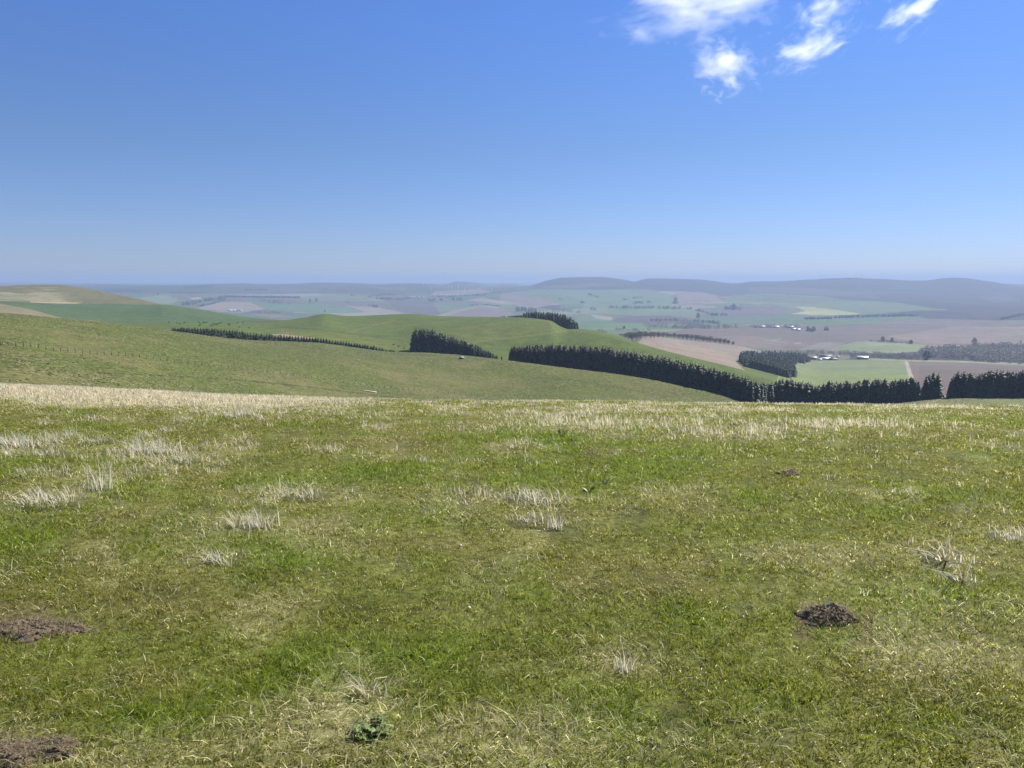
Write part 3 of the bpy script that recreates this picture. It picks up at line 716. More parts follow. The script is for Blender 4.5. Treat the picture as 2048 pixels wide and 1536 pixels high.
TUFTS = [tuft_mesh('dry_tuft', 90, .09, .17, .5, 1), tuft_mesh('dry_tuft', 60, .14, .13, .7, 2), tuft_mesh('dry_tuft', 40, .05, .22, .25, 3), tuft_mesh('dry_tuft', 70, .10, .15, .9, 4, 2), tuft_mesh('dry_tuft', 26, .06, .12, 1.1, 5, 3), tuft_mesh('dry_tuft', 190, .2, .15, .75, 6)]
TL = [(30, 893, 5, 1.2, 'wide pale tuft at the left edge of the meadow below the pale band'), (92, 912, 1, 1.1, 'low pale tuft just right of the wide tuft at the left edge'),
      (143, 874, 2, .8, 'small upright pale tuft above the low tuft near the left edge'), (195, 886, 1, .9, 'pale tuft standing alone right of the small upright tuft at left'),
      (275, 905, 0, 1.1, 'left one of two dense pale tufts side by side in the left half'), (322, 908, 0, 1.3, 'right one of two dense pale tufts side by side, with long leaning stems'),
      (365, 925, 1, .9, 'thin pale tuft ending the row of dry clumps at left'), (203, 980, 2, 1.25, 'tall narrow white tuft standing clear of the others at left'),
      (80, 1008, 3, 1.15, 'spreading white tuft nearest the left edge, above the scraped soil'), (118, 1012, 1, 1.0, 'pale tuft touching the spreading white tuft on its right'),
      (515, 1055, 0, .95, 'pale tuft with stems leaning left, left of centre'), (472, 1055, 4, 1.0, 'sparse pale tuft with bent stalks left of the leaning tuft'),
      (612, 998, 1, .9, 'loose pale tuft between the leaning tuft and the big central tuft'), (432, 1125, 3, .7, 'spiky round tuft alone on green turf, like a starburst'),
      (1068, 1002, 5, .85, 'biggest pale tuft near the middle of the meadow'), (1062, 1045, 1, .9, 'pale tuft directly below the biggest central tuft'),
      (1112, 1058, 2, .7, 'small thick tuft leaning left, with a dark hollow at its foot'), (1250, 1345, 2, .6, 'thin pale tuft low in the picture right of the middle'),
      (735, 1395, 4, .8, 'bent pale stalks rising behind the grey green thistle'), (1890, 1125, 4, 1.5, 'tangled tuft with long bent stalks at the right, above a dark hollow'),
      (1925, 1165, 4, 1.1, 'bent straw stalks lying just below the tangled tuft at right'), (2035, 1080, 1, .9, 'pale tuft cut by the right edge of the picture'),
      (470, 835, 1, 1.3, 'pale tuft standing just below the pale band left of centre')]
for k, (px, py, v, s_, lab) in enumerate(TL):
    p = hit(px, py, .4, 40)
    o = put('dry_grass_tuft', TUFTS[v], (p.x, p.y, float(zlook(np.array([p.x]), np.array([p.y]))[0])), random.uniform(-.5, .5), s_ * 1.1)
    tag(o, lab, 'grass tuft', 'dry grass tufts in the meadow')

# ---------------------------------------------------------------- mole hills and scraped soil
m_soil = plain('turned_soil', (.145, .112, .078), .95, .55, .03, .1)
def mound(name, px, py, rx, ry, hgt, seed, clods, label, cat, flat=False):
    p = hit(px, py, .4, 40); q_ = np.random.default_rng(seed)
    nr, na = 22, 64; V = []; 
    A = np.linspace(0, 2 * math.pi, na, endpoint=False)
    rr = np.linspace(0, 1, nr) ** .8
    for r_ in rr:
        e = 1 + .5 * (vnoise(np.cos(A) * 1.6 + 5, np.sin(A) * 1.6 + seed, seed) - .5) * 2 + .35 * (vnoise(np.cos(A) * 5 + 5, np.sin(A) * 5 + seed, seed + 1) - .5)
        xx = r_ * rx * e * np.cos(A); yy = r_ * ry * e * np.sin(A)
        prof = (1 - r_) ** .9 if not flat else (1 - r_ ** 4) * .55
        lump = fbm(xx + 3 * seed, yy, .06, seed, 4) - .5
        zz = hgt * (prof * (1 + .8 * lump) + (.9 if flat else .6) * lump * (1 - r_ ** 3)) - .012 * (r_ > .98)
        zz = zz + zlook(xx + p.x, yy + p.y) - p.z
        V.append(np.stack([xx, yy, zz + .004], -1))
    V = np.concatenate(V)
    i = (np.arange(nr - 1)[:, None] * na + np.arange(na)[None]).ravel(); j = (np.arange(nr - 1)[:, None] * na + (np.arange(na)[None] + 1) % na).ravel()
    q4 = np.stack([i, j, j + na, i + na], -1)
    mb = MB()
    for k in range(clods):
        a = q_.random() * 6.28; r_ = math.sqrt(q_.random()) * 1.05
        cx, cy = r_ * rx * math.cos(a), r_ * ry * math.sin(a); s_ = .004 + .010 * q_.random() ** 2
        idx = np.argmin((V[:, 0] - cx) ** 2 + (V[:, 1] - cy) ** 2); cz = V[idx, 2]
        P = [(cx + s_ * q_.normal(0, .3) + s_ * u, cy + s_ * v * .9, cz + s_ * w_ * .8 + s_ * q_.normal(0, .2)) for u, v, w_ in ((1, 0, 0), (-1, 0, 0), (0, 1, 0), (0, -1, 0), (.1, .1, 1.1), (0, 0, -.6), )]
        mb.add(P, [(0, 2, 4), (2, 1, 4), (1, 3, 4), (3, 0, 4), (2, 0, 5), (1, 2, 5), (3, 1, 5), (0, 3, 5)])
    n0 = len(V); V = np.concatenate([V, np.array(mb.v)]) if mb.n else V
    fs = [q4] + ([np.array(mb.f3) + n0] if mb.n else [])
    o = mesh_np(name, V, fs, m_soil); o.location = (p.x, p.y, p.z)
    # torn roots and dead blades in the soil
    n = int(clods * 1.5); a = q_.random(n) * 6.28; r_ = np.sqrt(q_.random(n))
    x, y = r_ * rx * np.cos(a), r_ * ry * np.sin(a)
    zz = np.array([V[np.argmin((V[:n0, 0] - u) ** 2 + (V[:n0, 1] - v) ** 2), 2] for u, v in zip(x, y)])
    colr = np.array((.36, .30, .18))[None] * (.5 + .7 * q_.random(n))[:, None]
    Vb, cb, qb, tb = blades(x, y, zz, .02 + .035 * q_.random(n), .002 + .0015 * q_.random(n), 1.0 + 1.5 * q_.random(n), q_.random(n) * 6.28, colr)
    rt = mesh_np('torn_roots', Vb, [qb, tb], m_straw, cb, parent=o)
    tag(o, label, cat)
    return o
mound('molehill', 1666, 1236, .135, .10, .06, 41, 240, 'dark crumbly molehill of fresh soil in green turf at the right', 'molehill')
mound('molehill', 1580, 950, .09, .06, .045, 43, 40, 'small blackish molehill farther off, right of the middle', 'molehill')
mound('soil_scrape', 70, 1262, .24, .10, .028, 47, 320, 'larger patch of scraped brown soil and torn turf at the left edge', 'bare soil', True)
mound('soil_scrape', 50, 1508, .17, .08, .03, 53, 260, 'scraped soil patch in the bottom left corner under a fringe of grass', 'bare soil', True)

# ---------------------------------------------------------------- broad-leaved plants and pale bits
def leaf_plant(name, px, py, rad, hgt, n, colr, seed, label, cat, leaf=(.03, .018), lobes=True):
    p = hit(px, py, .4, 40); q_ = np.random.default_rng(seed); V = []; f = []; cc = []
    for k in range(n):
        a = q_.random() * 6.28; el = .15 + 1.1 * q_.random(); L_ = rad * (.5 + .6 * q_.random())
        d_ = np.array((math.cos(a) * math.cos(el), math.sin(a) * math.cos(el), math.sin(el) * hgt / rad)); sd = np.array((-math.sin(a), math.cos(a), 0))
        cshade = np.array(colr) * (.65 + .7 * q_.random())
        for m_ in range(5 if lobes else 1):
            s0 = (.25 + .17 * m_) if lobes else .5
            for sg in ((-1, 1) if lobes else (1,)):
                c0 = d_ * L_ * s0; ax = (d_ * .6 + sd * sg * .9) if lobes else d_; ax = ax / np.linalg.norm(ax)
                w_ = np.cross(ax, (q_.normal(0, .3), q_.normal(0, .3), 1)); w_ /= np.linalg.norm(w_)
                l2 = leaf[0] * (.7 + .6 * q_.random()); w2 = leaf[1] * (.7 + .5 * q_.random())
                b = len(V)
                V += [c0 - (0 if lobes else 1) * ax * l2 * .5, c0 + ax * l2 * .35 + w_ * w2 * .5 + (0, 0, .004), c0 + ax * l2 + (0, 0, -.004), c0 + ax * l2 * .35 - w_ * w2 * .5 + (0, 0, .004)]
                f.append((b, b + 1, b + 2, b + 3)); cc += [cshade] * 4
    o = mesh_np(name, np.array(V), np.array(f), m_leafp, np.array(cc)); o.location = (p.x, p.y, float(zlook(np.array([p.x]), np.array([p.y]))[0]))
    tag(o, label, cat); return o
m_leafp = leafy('broad_leaf', None, trans=.25, rough=.4, spec=.4)
leaf_plant('thistle_plant', 748, 1470, .085, .055, 60, (.20, .25, .085), 3, 'low grey green rosette of a young thistle near the bottom, left of centre', 'plant', (.019, .013))
leaf_plant('dock_plant', 1178, 985, .075, .035, 9, (.085, .13, .035), 5, 'dark leafy plant with shiny leaves right of the biggest dry tuft', 'plant', (.06, .022), False)
leaf_plant('dock_plant', 1208, 968, .06, .04, 8, (.08, .12, .035), 7, 'smaller dark plant just up and right of the shiny leaved one', 'plant', (.05, .02), False)
leaf_plant('dock_plant', 1122, 872, .08, .08, 8, (.075, .11, .045), 9, 'dark upright plant farther off, above the biggest dry tuft', 'plant', (.07, .02), False)
m_white = plain('white_pebble', (.6, .58, .53), .6, .15, .02)
for k, (px, py, s_, lab) in enumerate([(938, 1221, .010, 'white pebble alone on the turf at the middle, lower one'), (921, 1096, .011, 'white pebble on the turf near the middle, upper one'), (1660, 928, .016, 'flat whitish stone in the turf at right, far back')]):
    mb = MB(); q_ = np.random.default_rng(k + 60); P = []; f = []
    for i in range(5):
        th_ = math.pi * i / 4
        for j in range(8):
            ph = j * math.pi / 4; e = 1 + .2 * q_.normal()
            P.append((s_ * math.sin(th_) * math.cos(ph) * e, s_ * .8 * math.sin(th_) * math.sin(ph) * e, s_ * .6 * math.cos(th_)))
    f = [(i * 8 + j, i * 8 + (j + 1) % 8, (i + 1) * 8 + (j + 1) % 8, (i + 1) * 8 + j) for i in range(4) for j in range(8)]
    mb.add(P, f4=f); p = hit(px, py, .4, 40)
    o = mb.mesh('pebble', m_white, smooth=True, link=True); o.location = (p.x, p.y, float(zlook(np.array([p.x]), np.array([p.y]))[0]) + s_ * .3 + .012); tag(o, lab, 'stone')
# ---------------------------------------------------------------- conifers
m_needle = leafy('spruce_needles', (.040, .060, .030), trans=.3, rough=.6, spec=.25, objrand=.45, var=(2.5, .35), island=.45)
m_needle2 = leafy('young_spruce_needles', (.045, .070, .030), trans=.3, rough=.6, spec=.25, objrand=.3, var=(1.5, .3), island=.4)
m_bark = plain('spruce_bark', (.16, .13, .10), .9, .3, .8, .1, objrand=.3)
m_bush = leafy('shrub_leaves', (.045, .06, .025), trans=.2, objrand=.2, island=.4)
m_twig = leafy('bare_twigs', (.20, .155, .12), trans=.1, rough=.8, spec=.1, objrand=.2, island=.4)
m_wood = leafy('distant_foliage', (.055, .07, .05), trans=.1, rough=.8, spec=.1, island=.45)
m_wood2 = leafy('distant_bare_wood', (.33, .30, .25), trans=.1, rough=.8, spec=.1, island=.45)

def conifer_crown(H, Rb, z0, seed, nl=18, nb=10, power=.42):
    q_ = np.random.default_rng(seed); V = []; f3 = []
    for i in range(nl):
        fz = i / (nl - 1); z = z0 + (H * .97 - z0) * fz ** .95
        r = Rb * ((1 - fz) ** power) * (.75 + .4 * q_.random()) + .12 * Rb * (fz < .99) + .02
        k = max(4, int(nb * (1 - .4 * fz))); a0 = q_.random() * 6.28
        for b in range(k):
            a = a0 + 6.283 * b / k + q_.normal(0, .25); rr = r * (.6 + .55 * q_.random()); zz = z + q_.normal(0, .25) * H / nl
            ca_, sa_ = math.cos(a), math.sin(a); w = (.28 + .2 * q_.random()) * max(rr, .4); dr = rr * (.28 + .3 * q_.random()) * (1 - .6 * fz)
            n = len(V); up = H / nl * .55
            V += [(0, 0, zz + up), (rr * .6 * ca_ - w * sa_, rr * .6 * sa_ + w * ca_, zz - dr * .55), (rr * ca_, rr * sa_, zz - dr * .8), (rr * .6 * ca_ + w * sa_, rr * .6 * sa_ - w * ca_, zz - dr * .55), (rr * .72 * ca_, rr * .72 * sa_, zz + up * .25)]
            f3 += [(n, n + 1, n + 4), (n + 1, n + 2, n + 4), (n + 2, n + 3, n + 4), (n + 3, n, n + 4)]
            for m_ in range(2):                      # hanging sprays
                s_ = .35 + .6 * q_.random(); n = len(V); jx = q_.normal(0, .18) * rr; e = .25 * max(rr, .5)
                px, py = rr * s_ * ca_ - jx * sa_, rr * s_ * sa_ + jx * ca_
                V += [(px - e * sa_, py + e * ca_, zz - dr * s_ * .5), (px + e * sa_, py - e * ca_, zz - dr * s_ * .5), (px * 1.05, py * 1.05, zz - dr * s_ - up * (1.0 + q_.random()))]
                f3.append((n, n + 1, n + 2))
    n = len(V); V += [(-.05, 0, H * .9), (.05, 0, H * .9), (0, .05, H * .9), (0, 0, H)]; f3 += [(n, n + 1, n + 3), (n + 1, n + 2, n + 3), (n + 2, n, n + 3)]
    return np.array(V), np.array(f3)
def trunk_mesh(H, r, seed):
    mb = MB(); q_ = np.random.default_rng(seed)
    mb.tube([(0, 0, -.6), (q_.normal(0, .05), q_.normal(0, .05), H * .4), (0, 0, H * .93)], [r, r * .7, .03], 7)
    return mb.mesh('trunk', m_bark, smooth=True)
CON = []
for k in range(6):
    H, Rb, z0 = 15, (2.9, 3.3, 2.6, 3.0, 3.5, 2.8)[k], (1.0, .6, 1.6, 1.0, .5, 2.2)[k]
    V, f = conifer_crown(H, Rb, z0, 200 + k)
    CON.append((mesh_np('crown', V, f, m_needle, link=False), trunk_mesh(H, .19, k), H))
TALL = []
for k in range(4):          # edge trees with bare lower stems
    V, f = conifer_crown(15, (2.3, 2.6, 2.2, 2.8)[k], (5.5, 4.2, 6.5, 3.2)[k], 230 + k, nl=13)
    TALL.append((mesh_np('crown', V, f, m_needle, link=False), trunk_mesh(15, .2, 20 + k), 15))
YOUNG = []
for k in range(5):
    V, f = conifer_crown(5, (1.5, 1.7, 1.4, 1.8, 1.25)[k], .15, 250 + k, nl=11, nb=7, power=.75)
    YOUNG.append(mesh_np('young_conifer', V, f, m_needle2, link=False))
tree_count = 0
def conifer(p, H, label, group, kinds=None, cat='conifer'):
    global tree_count
    cr, tr, h0 = random.choice(kinds or CON); s_ = H / h0
    r_ = empty('conifer_tree', p, random.random() * 6.28); tag(r_, label, cat, group)
    wx = s_ * (.9 + .35 * random.random()) if H > 6 else s_ * 1.2
    put('crown', cr, s=(wx, wx, s_), parent=r_); put('trunk', tr, s=(s_, s_, s_), parent=r_)
    tree_count += 1
    return r_
rear = []                                   # (place, height) of trees behind the first rows
def belt(pts_top, base_d, spacing, rows, gap, label, group, kinds=None, front=1, jit=1.3, ends=None, hvar=.26):
    """trees along a line: tops follow pts_top (picture column, row), distance base_d(px)"""
    x0, x1 = pts_top[0][0], pts_top[-1][0]
    tp = np.array(pts_top, float)
    for r_ in range(rows):
        px = x0 + (0 if r_ % 2 == 0 else spacing / 2) + random.uniform(0, 2)
        while px <= x1:
            d = base_d(px) + r_ * gap + random.uniform(-jit, jit)
            ty = np.interp(px, tp[:, 0], tp[:, 1])
            p = at(px, ty + 30, d)
            H = (z_seen(px, ty, d) - p.z) * (1 + random.uniform(-hvar, hvar * .4))
            if H > 1.2:
                if r_ < front and px < 2070:
                    lab = label
                    if ends and px < x0 + spacing * .9 and r_ == 0: lab = ends[0]
                    if ends and px > x1 - spacing * 1.0 and r_ == 0: lab = ends[1]
                    conifer(p, H, lab, group, kinds)
                else: rear.append((p, H))
            px += spacing * random.uniform(.82, 1.2)
# the long dark belt below the near slope
belt([(1020, 697), (1030, 692), (1070, 692), (1085, 690), (1150, 693), (1210, 697), (1250, 702), (1290, 709), (1349, 720), (1399, 732), (1449, 745), (1499, 760), (1545, 770)],
     lambda px: ring_d('A3', px, 730) + 9, 5.4, 6, 2.3, 'dark conifer in the long belt that runs down along the near slope', 'conifers of the long belt', front=1,
     ends=('conifer at the upper left end of the long dark belt', 'dark conifer in the long belt that runs down along the near slope'))
belt([(1540, 768), (1561, 760), (1598, 765), (1630, 771), (1645, 772)], lambda px: ring_d('A3', px, 800) + 6, 5.6, 6, 2.3, 'bushy conifer where the long belt meets the tree row at right', 'bushy conifers at the foot of the long belt', front=1)
# tree row right of it, thin stems showing, and the clump at its end
belt([(1645, 765), (1676, 762), (1736, 761), (1786, 759), (1820, 756), (1838, 752)], lambda px: ring_d('A3', px, 808) + 4, 6.0, 3, 2.6, 'slim conifer with a bare lower stem in the row left of the track', 'slim conifers left of the track', kinds=TALL, front=1)
belt([(1850, 752), (1866, 747), (1880, 754)], lambda px: ring_d('A3', px, 800) + 3, 6.0, 3, 2.6, 'dense conifer in the clump that ends the row beside the track', 'conifers of the clump beside the track', front=2)
belt([(1902, 756), (1908, 746), (1936, 749), (1952, 753), (1981, 744), (2010, 746), (2048, 745), (2200, 740)], lambda px: ring_d('A3', px, 798) + 6, 5.8, 6, 2.2, 'tall conifer in the stand right of the track at the right edge', 'conifers right of the track', kinds=CON + TALL[:2], front=1,
     ends=('leftmost conifer of the stand right of the track', 'tall conifer in the stand right of the track at the right edge'))
# block at the foot of the middle hill
C1T = [(826, 663), (850, 660), (880, 667), (920, 680), (960, 693), (985, 707), (996, 713)]
c1d = lambda px: np.interp(px, [822, 862, 1000], [745, 712, 672])
belt(C1T, c1d, 5.2, 7, 4.6, 'dark spruce in the wedge shaped block at the foot of the middle hill', 'spruces of the wedge shaped block', front=1, ends=('spruce at the tall left end of the wedge shaped block', 'dark spruce in the wedge shaped block at the foot of the middle hill'))
p = at(1003, 721, 665); conifer(p, 4.0, 'single small conifer between the wedge shaped block and the long belt', None)
# clump over the crest of the middle hill
C2T = [(1046, 626), (1062, 622), (1100, 624), (1130, 630), (1150, 641), (1157, 648)]
belt(C2T, lambda px: ring_d('B2', px, 650) + 5 + max(0, (1100 - px) * .25), 5.0, 6, 4.5, 'dark conifer in the clump over the crest of the middle hill', 'conifers on the crest of the middle hill', front=1, ends=('dark conifer in the clump over the crest of the middle hill', 'conifer at the right end of the crest clump above scattered stones'))
print('conifers', tree_count, 'rear', len(rear))
# rear rows: one mass
def mass(name, items, protos, mat, label, cat):
    Vs, fs, n = [], [], 0
    for p, H in items:
        V0_, f0, h0 = random.choice(protos); s_ = H / h0; a = random.random() * 6.28; wx = s_ * random.uniform(.85, 1.25)
        ca_, sa_ = math.cos(a) * wx, math.sin(a) * wx
        V = np.stack([V0_[:, 0] * ca_ - V0_[:, 1] * sa_ + p.x, V0_[:, 0] * sa_ + V0_[:, 1] * ca_ + p.y, V0_[:, 2] * s_ + p.z], -1)
        Vs.append(V); fs.append(f0 + n); n += len(V)
    o = mesh_np(name, np.concatenate(Vs), np.concatenate(fs), mat)
    return tag(o, label, cat, kind='stuff')
LOW = [conifer_crown(15, (3.2, 2.9, 3.4)[k], .6, 300 + k, nl=11, nb=6) + (15,) for k in range(3)]
mass('conifer_wood', rear, LOW, m_needle, 'massed conifers filling the dark belts behind their front rows', 'wood')
# young conifers in a strip along the top of the near slope
STRIP = [(345, 655), (370, 655), (420, 657), (470, 661), (512, 667), (560, 670), (600, 672), (640, 676), (680, 682), (740, 690), (770, 697), (790, 701)]
sp = np.array(STRIP, float); k = 0
for r_ in range(2):
    px = 345.0 + r_ * 4
    while px < 790:
        if not (768 < px < 772):
            d = ring_d('A3', px, 680) + 4 + r_ * 5 + random.uniform(-.8, .8); ty = np.interp(px, sp[:, 0], sp[:, 1]) + random.uniform(-1.2, 1.6)
            p = at(px, ty + 12, d); H = max(1.6, z_seen(px, ty, d) - p.z)
            o = put('young_conifer', random.choice(YOUNG), p, random.random() * 6.28, (H / 5 * random.uniform(1.2, 1.6),) * 2 + (H / 5,))
            lab = 'young conifer in the low strip along the top of the near slope'
            if px < 352 and r_ == 0: lab = 'young conifer at the left end of the low strip'
            if px > 776: lab = 'young conifer in the small bunch ending the low strip at right'
            tag(o, lab, 'young conifer', 'young conifers in the low strip'); k += 1
        px += random.uniform(4.6, 6.4)
print('young', k)
# low bushes on the crest left of the clump
def bush_crown(R_, seed, n=70, flat=.8, lift=.5):
    q_ = np.random.default_rng(seed); V = []; f = []
    for i in range(n):
        d_ = q_.normal(0, 1, 3); d_ /= np.linalg.norm(d_); rr = R_ * (.55 + .5 * q_.random() ** .5)
        c0 = np.array((d_[0] * rr, d_[1] * rr, R_ * lift + d_[2] * rr * flat)); c0[2] = max(c0[2], .02)
        for m_ in range(2):
            a = q_.normal(0, 1, 3); a /= np.linalg.norm(a); b = np.cross(a, d_ + q_.normal(0, .4, 3)); b /= (np.linalg.norm(b) + 1e-6); e = R_ * (.16 + .16 * q_.random())
            n0 = len(V); V += [c0 + a * e, c0 + b * e, c0 - a * e * .8 - b * e * .5]; f.append((n0, n0 + 1, n0 + 2))
    return np.array(V), np.array(f)
BUSH = []
for k in range(3):
    V, f = bush_crown(1.0, 400 + k); BUSH.append(mesh_np('bush', V, f, m_bush, link=False))
for i, px in enumerate([1003, 1008, 1018, 1023, 1027, 1031, 1035, 1040, 1044]):
    d = ring_d('B2', px, 640) + 6; p = at(px, 640, d)
    tag(put('bush', BUSH[i % 3], p, i, 1.1 + .2 * i), 'dark bush in the low row leading to the crest clump' if px > 1010 else ('first of two tiny bushes on the bare crest' if i == 0 else 'second of two tiny bushes on the bare crest, nearer the row'), 'bush', 'bushes on the crest')
for i, (px, py) in enumerate([(910, 683), (787, 690), (797, 693), (808, 697), (560, 672)]):
    p = hit(px, py, 720)
    tag(put('bush', BUSH[i % 3], p, i, .9), ['small dark bush left of the path, above the wedge shaped block', 'scrubby bush past the right end of the low strip', 'middle scrubby bush between low strip and wedge block', 'scrubby bush nearest the wedge shaped block', 'bush behind the low strip of young conifers'][i], 'bush', 'scrub on the middle hill')

# ---------------------------------------------------------------- bare broad-leaved belt beyond the middle hill
def bare_tree_mesh(seed, H=12.0):
    q_ = np.random.default_rng(seed); mb = MB(); V = []; f = []
    mb.tube([(0, 0, -.5), (q_.normal(0, .2), q_.normal(0, .2), H * .35), (q_.normal(0, .5), q_.normal(0, .5), H * .8)], [.35, .25, .08], 6)
    for k in range(6):
        a = q_.random() * 6.28; z = H * (.2 + .35 * q_.random()); L_ = H * .33
        mb.tube([(0, 0, z), (math.cos(a) * L_ * .5, math.sin(a) * L_ * .5, z + L_ * .45), (math.cos(a) * L_ * .9, math.sin(a) * L_ * .9, z + L_ * 1.1)], [.12, .08, .03], 4)
    for i in range(420):                      # sprays of fine twigs
        d_ = q_.normal(0, 1, 3); d_ /= np.linalg.norm(d_); r_ = q_.random() ** .45
        c0 = np.array((d_[0] * r_ * H * .33, d_[1] * r_ * H * .33, H * .58 + d_[2] * r_ * H * .42)); c0[2] = max(c0[2], .6)
        ax = np.array((d_[0] * .5, d_[1] * .5, .8)) + q_.normal(0, .5, 3); ax /= np.linalg.norm(ax); sd = np.cross(ax, q_.normal(0, 1, 3)); sd /= np.linalg.norm(sd)
        L_ = H * (.05 + .06 * q_.random()); n0 = len(V); V += [c0 - ax * L_ * .5, c0 + ax * L_ + sd * L_ * .28, c0 + ax * L_ * .8 - sd * L_ * .28]; f.append((n0, n0 + 1, n0 + 2))
    n0 = mb.n; V = np.concatenate([np.array(mb.v), np.array(V)])
    return V, [np.array(mb.f4), np.concatenate([np.array(mb.f3), np.array(f) + n0])]
BARE = []
for k in range(4):
    V, f = bare_tree_mesh(500 + k); BARE.append(mesh_np('bare_tree', V, f, m_twig, link=False))
bl = np.array([(1236, 668), (1262, 664), (1285, 663), (1310, 663), (1350, 666), (1390, 670), (1430, 675), (1462, 681)], float)
k = 0
for r_ in range(2):
    px = 1240.0 + 4 * r_
    while px < 1466:
        base = float(np.interp(px, [1240, 1262, 1289, 1340, 1469], [673, 682, 677, 676, 691])) - r_ * 2
        p = hit(px, base, 1250); d = math.hypot(p.x, p.y)
        ty = np.interp(px, bl[:, 0], bl[:, 1]) + random.uniform(-2, 2) + r_
        H = min(max(8, z_seen(px, ty, d) - p.z), 24)
        lab = 'leafless tree in the grey brown belt above the pale ploughed field'
        if px > 1460 and r_ == 0: lab = 'leafless tree standing last at the right end of the grey brown belt'
        tag(put('bare_tree', random.choice(BARE), p, random.random() * 6.28, (H / 12 * 1.15,) * 2 + (H / 12,)), lab, 'tree', 'leafless trees in the belt by the ploughed field'); k += 1
        px += random.uniform(6.5, 10.5)
print('bare', k)
# woods and hedgerow masses far off
BLOB = []
for k in range(4):
    V, f = bush_crown(6.0, 600 + k, 26, 1.0, .95); BLOB.append((V, f, 12.0))
CONE = [conifer_crown(12, 3.6, .3, 620 + k, nl=7, nb=6, power=.5) + (12,) for k in range(3)]
def fill_poly(poly, n, dmin, dmax=1e9):
    xs = [p[0] for p in poly]; ys = [p[1] for p in poly]; out = []
    tries = 0
    while len(out) < n and tries < n * 40:
        tries += 1
        px, py = random.uniform(min(xs), max(xs)), random.uniform(min(ys), max(ys))
        if inpoly(np.array([px]), np.array([py]), poly)[0]: out.append(hit(px, py, dmin, dmax))
    return out
W1 = [(1480, 716), (1500, 711), (1560, 710), (1600, 713), (1619, 716), (1620, 725), (1588, 730), (1590, 754), (1560, 757), (1530, 752), (1500, 742), (1480, 728)]
mass('conifer_wood', [(p, random.uniform(10.5, 12.5)) for p in fill_poly(W1, 700, 1050)], CONE, m_wood, 'dark dense wood in the valley between the ploughed field and the farm', 'wood')
mass('bare_woodland', [(p, random.uniform(8, 15)) for p in fill_poly([(1838, 708), (1852, 699), (1900, 694), (2000, 692), (2080, 690), (2300, 688), (2300, 733), (2060, 730), (1950, 723), (1870, 715), (1838, 712)], 1500, 1700)], BLOB, m_wood2, 'grey leafless woodland at right behind the brown ridged field', 'wood')
mass('hedgerow_trees', [(p, random.uniform(5, 10)) for p in fill_poly([(1672, 707), (1700, 706), (1760, 708), (1840, 713), (1838, 720), (1760, 716), (1680, 711)], 170, 1750)], BLOB, m_wood2, 'scrubby line of bare trees below the pale green field behind the farm', 'hedgerow')
mass('hedgerow_trees', [(p, random.uniform(4, 9)) for p in fill_poly([(1560, 705), (1620, 703), (1668, 703), (1668, 710), (1620, 713), (1570, 709)], 110, 1800)], BLOB, m_wood2, 'ragged scrub between the dense valley wood and the farm', 'hedgerow')
def line_wood(pts, hpx, label, kind='blob', mat=None, name='distant_wood', dmin=2100, dens=1.3, thick=1.0):
    items = []
    x = [p[0] for p in pts]; y = [p[1] for p in pts]
    n = int((x[-1] - x[0]) / hpx * 2 * dens) + 4
    for i in range(n):
        px = random.uniform(x[0], x[-1]); p = hit(px, np.interp(px, x, y) + random.uniform(-thick, thick), dmin)
        items.append((p, hpx / F * math.hypot(p.x, p.y) * random.uniform(.6, 1.2)))
    mass(name, items, BLOB if kind == 'blob' else CONE, mat or m_wood, label, 'wood')
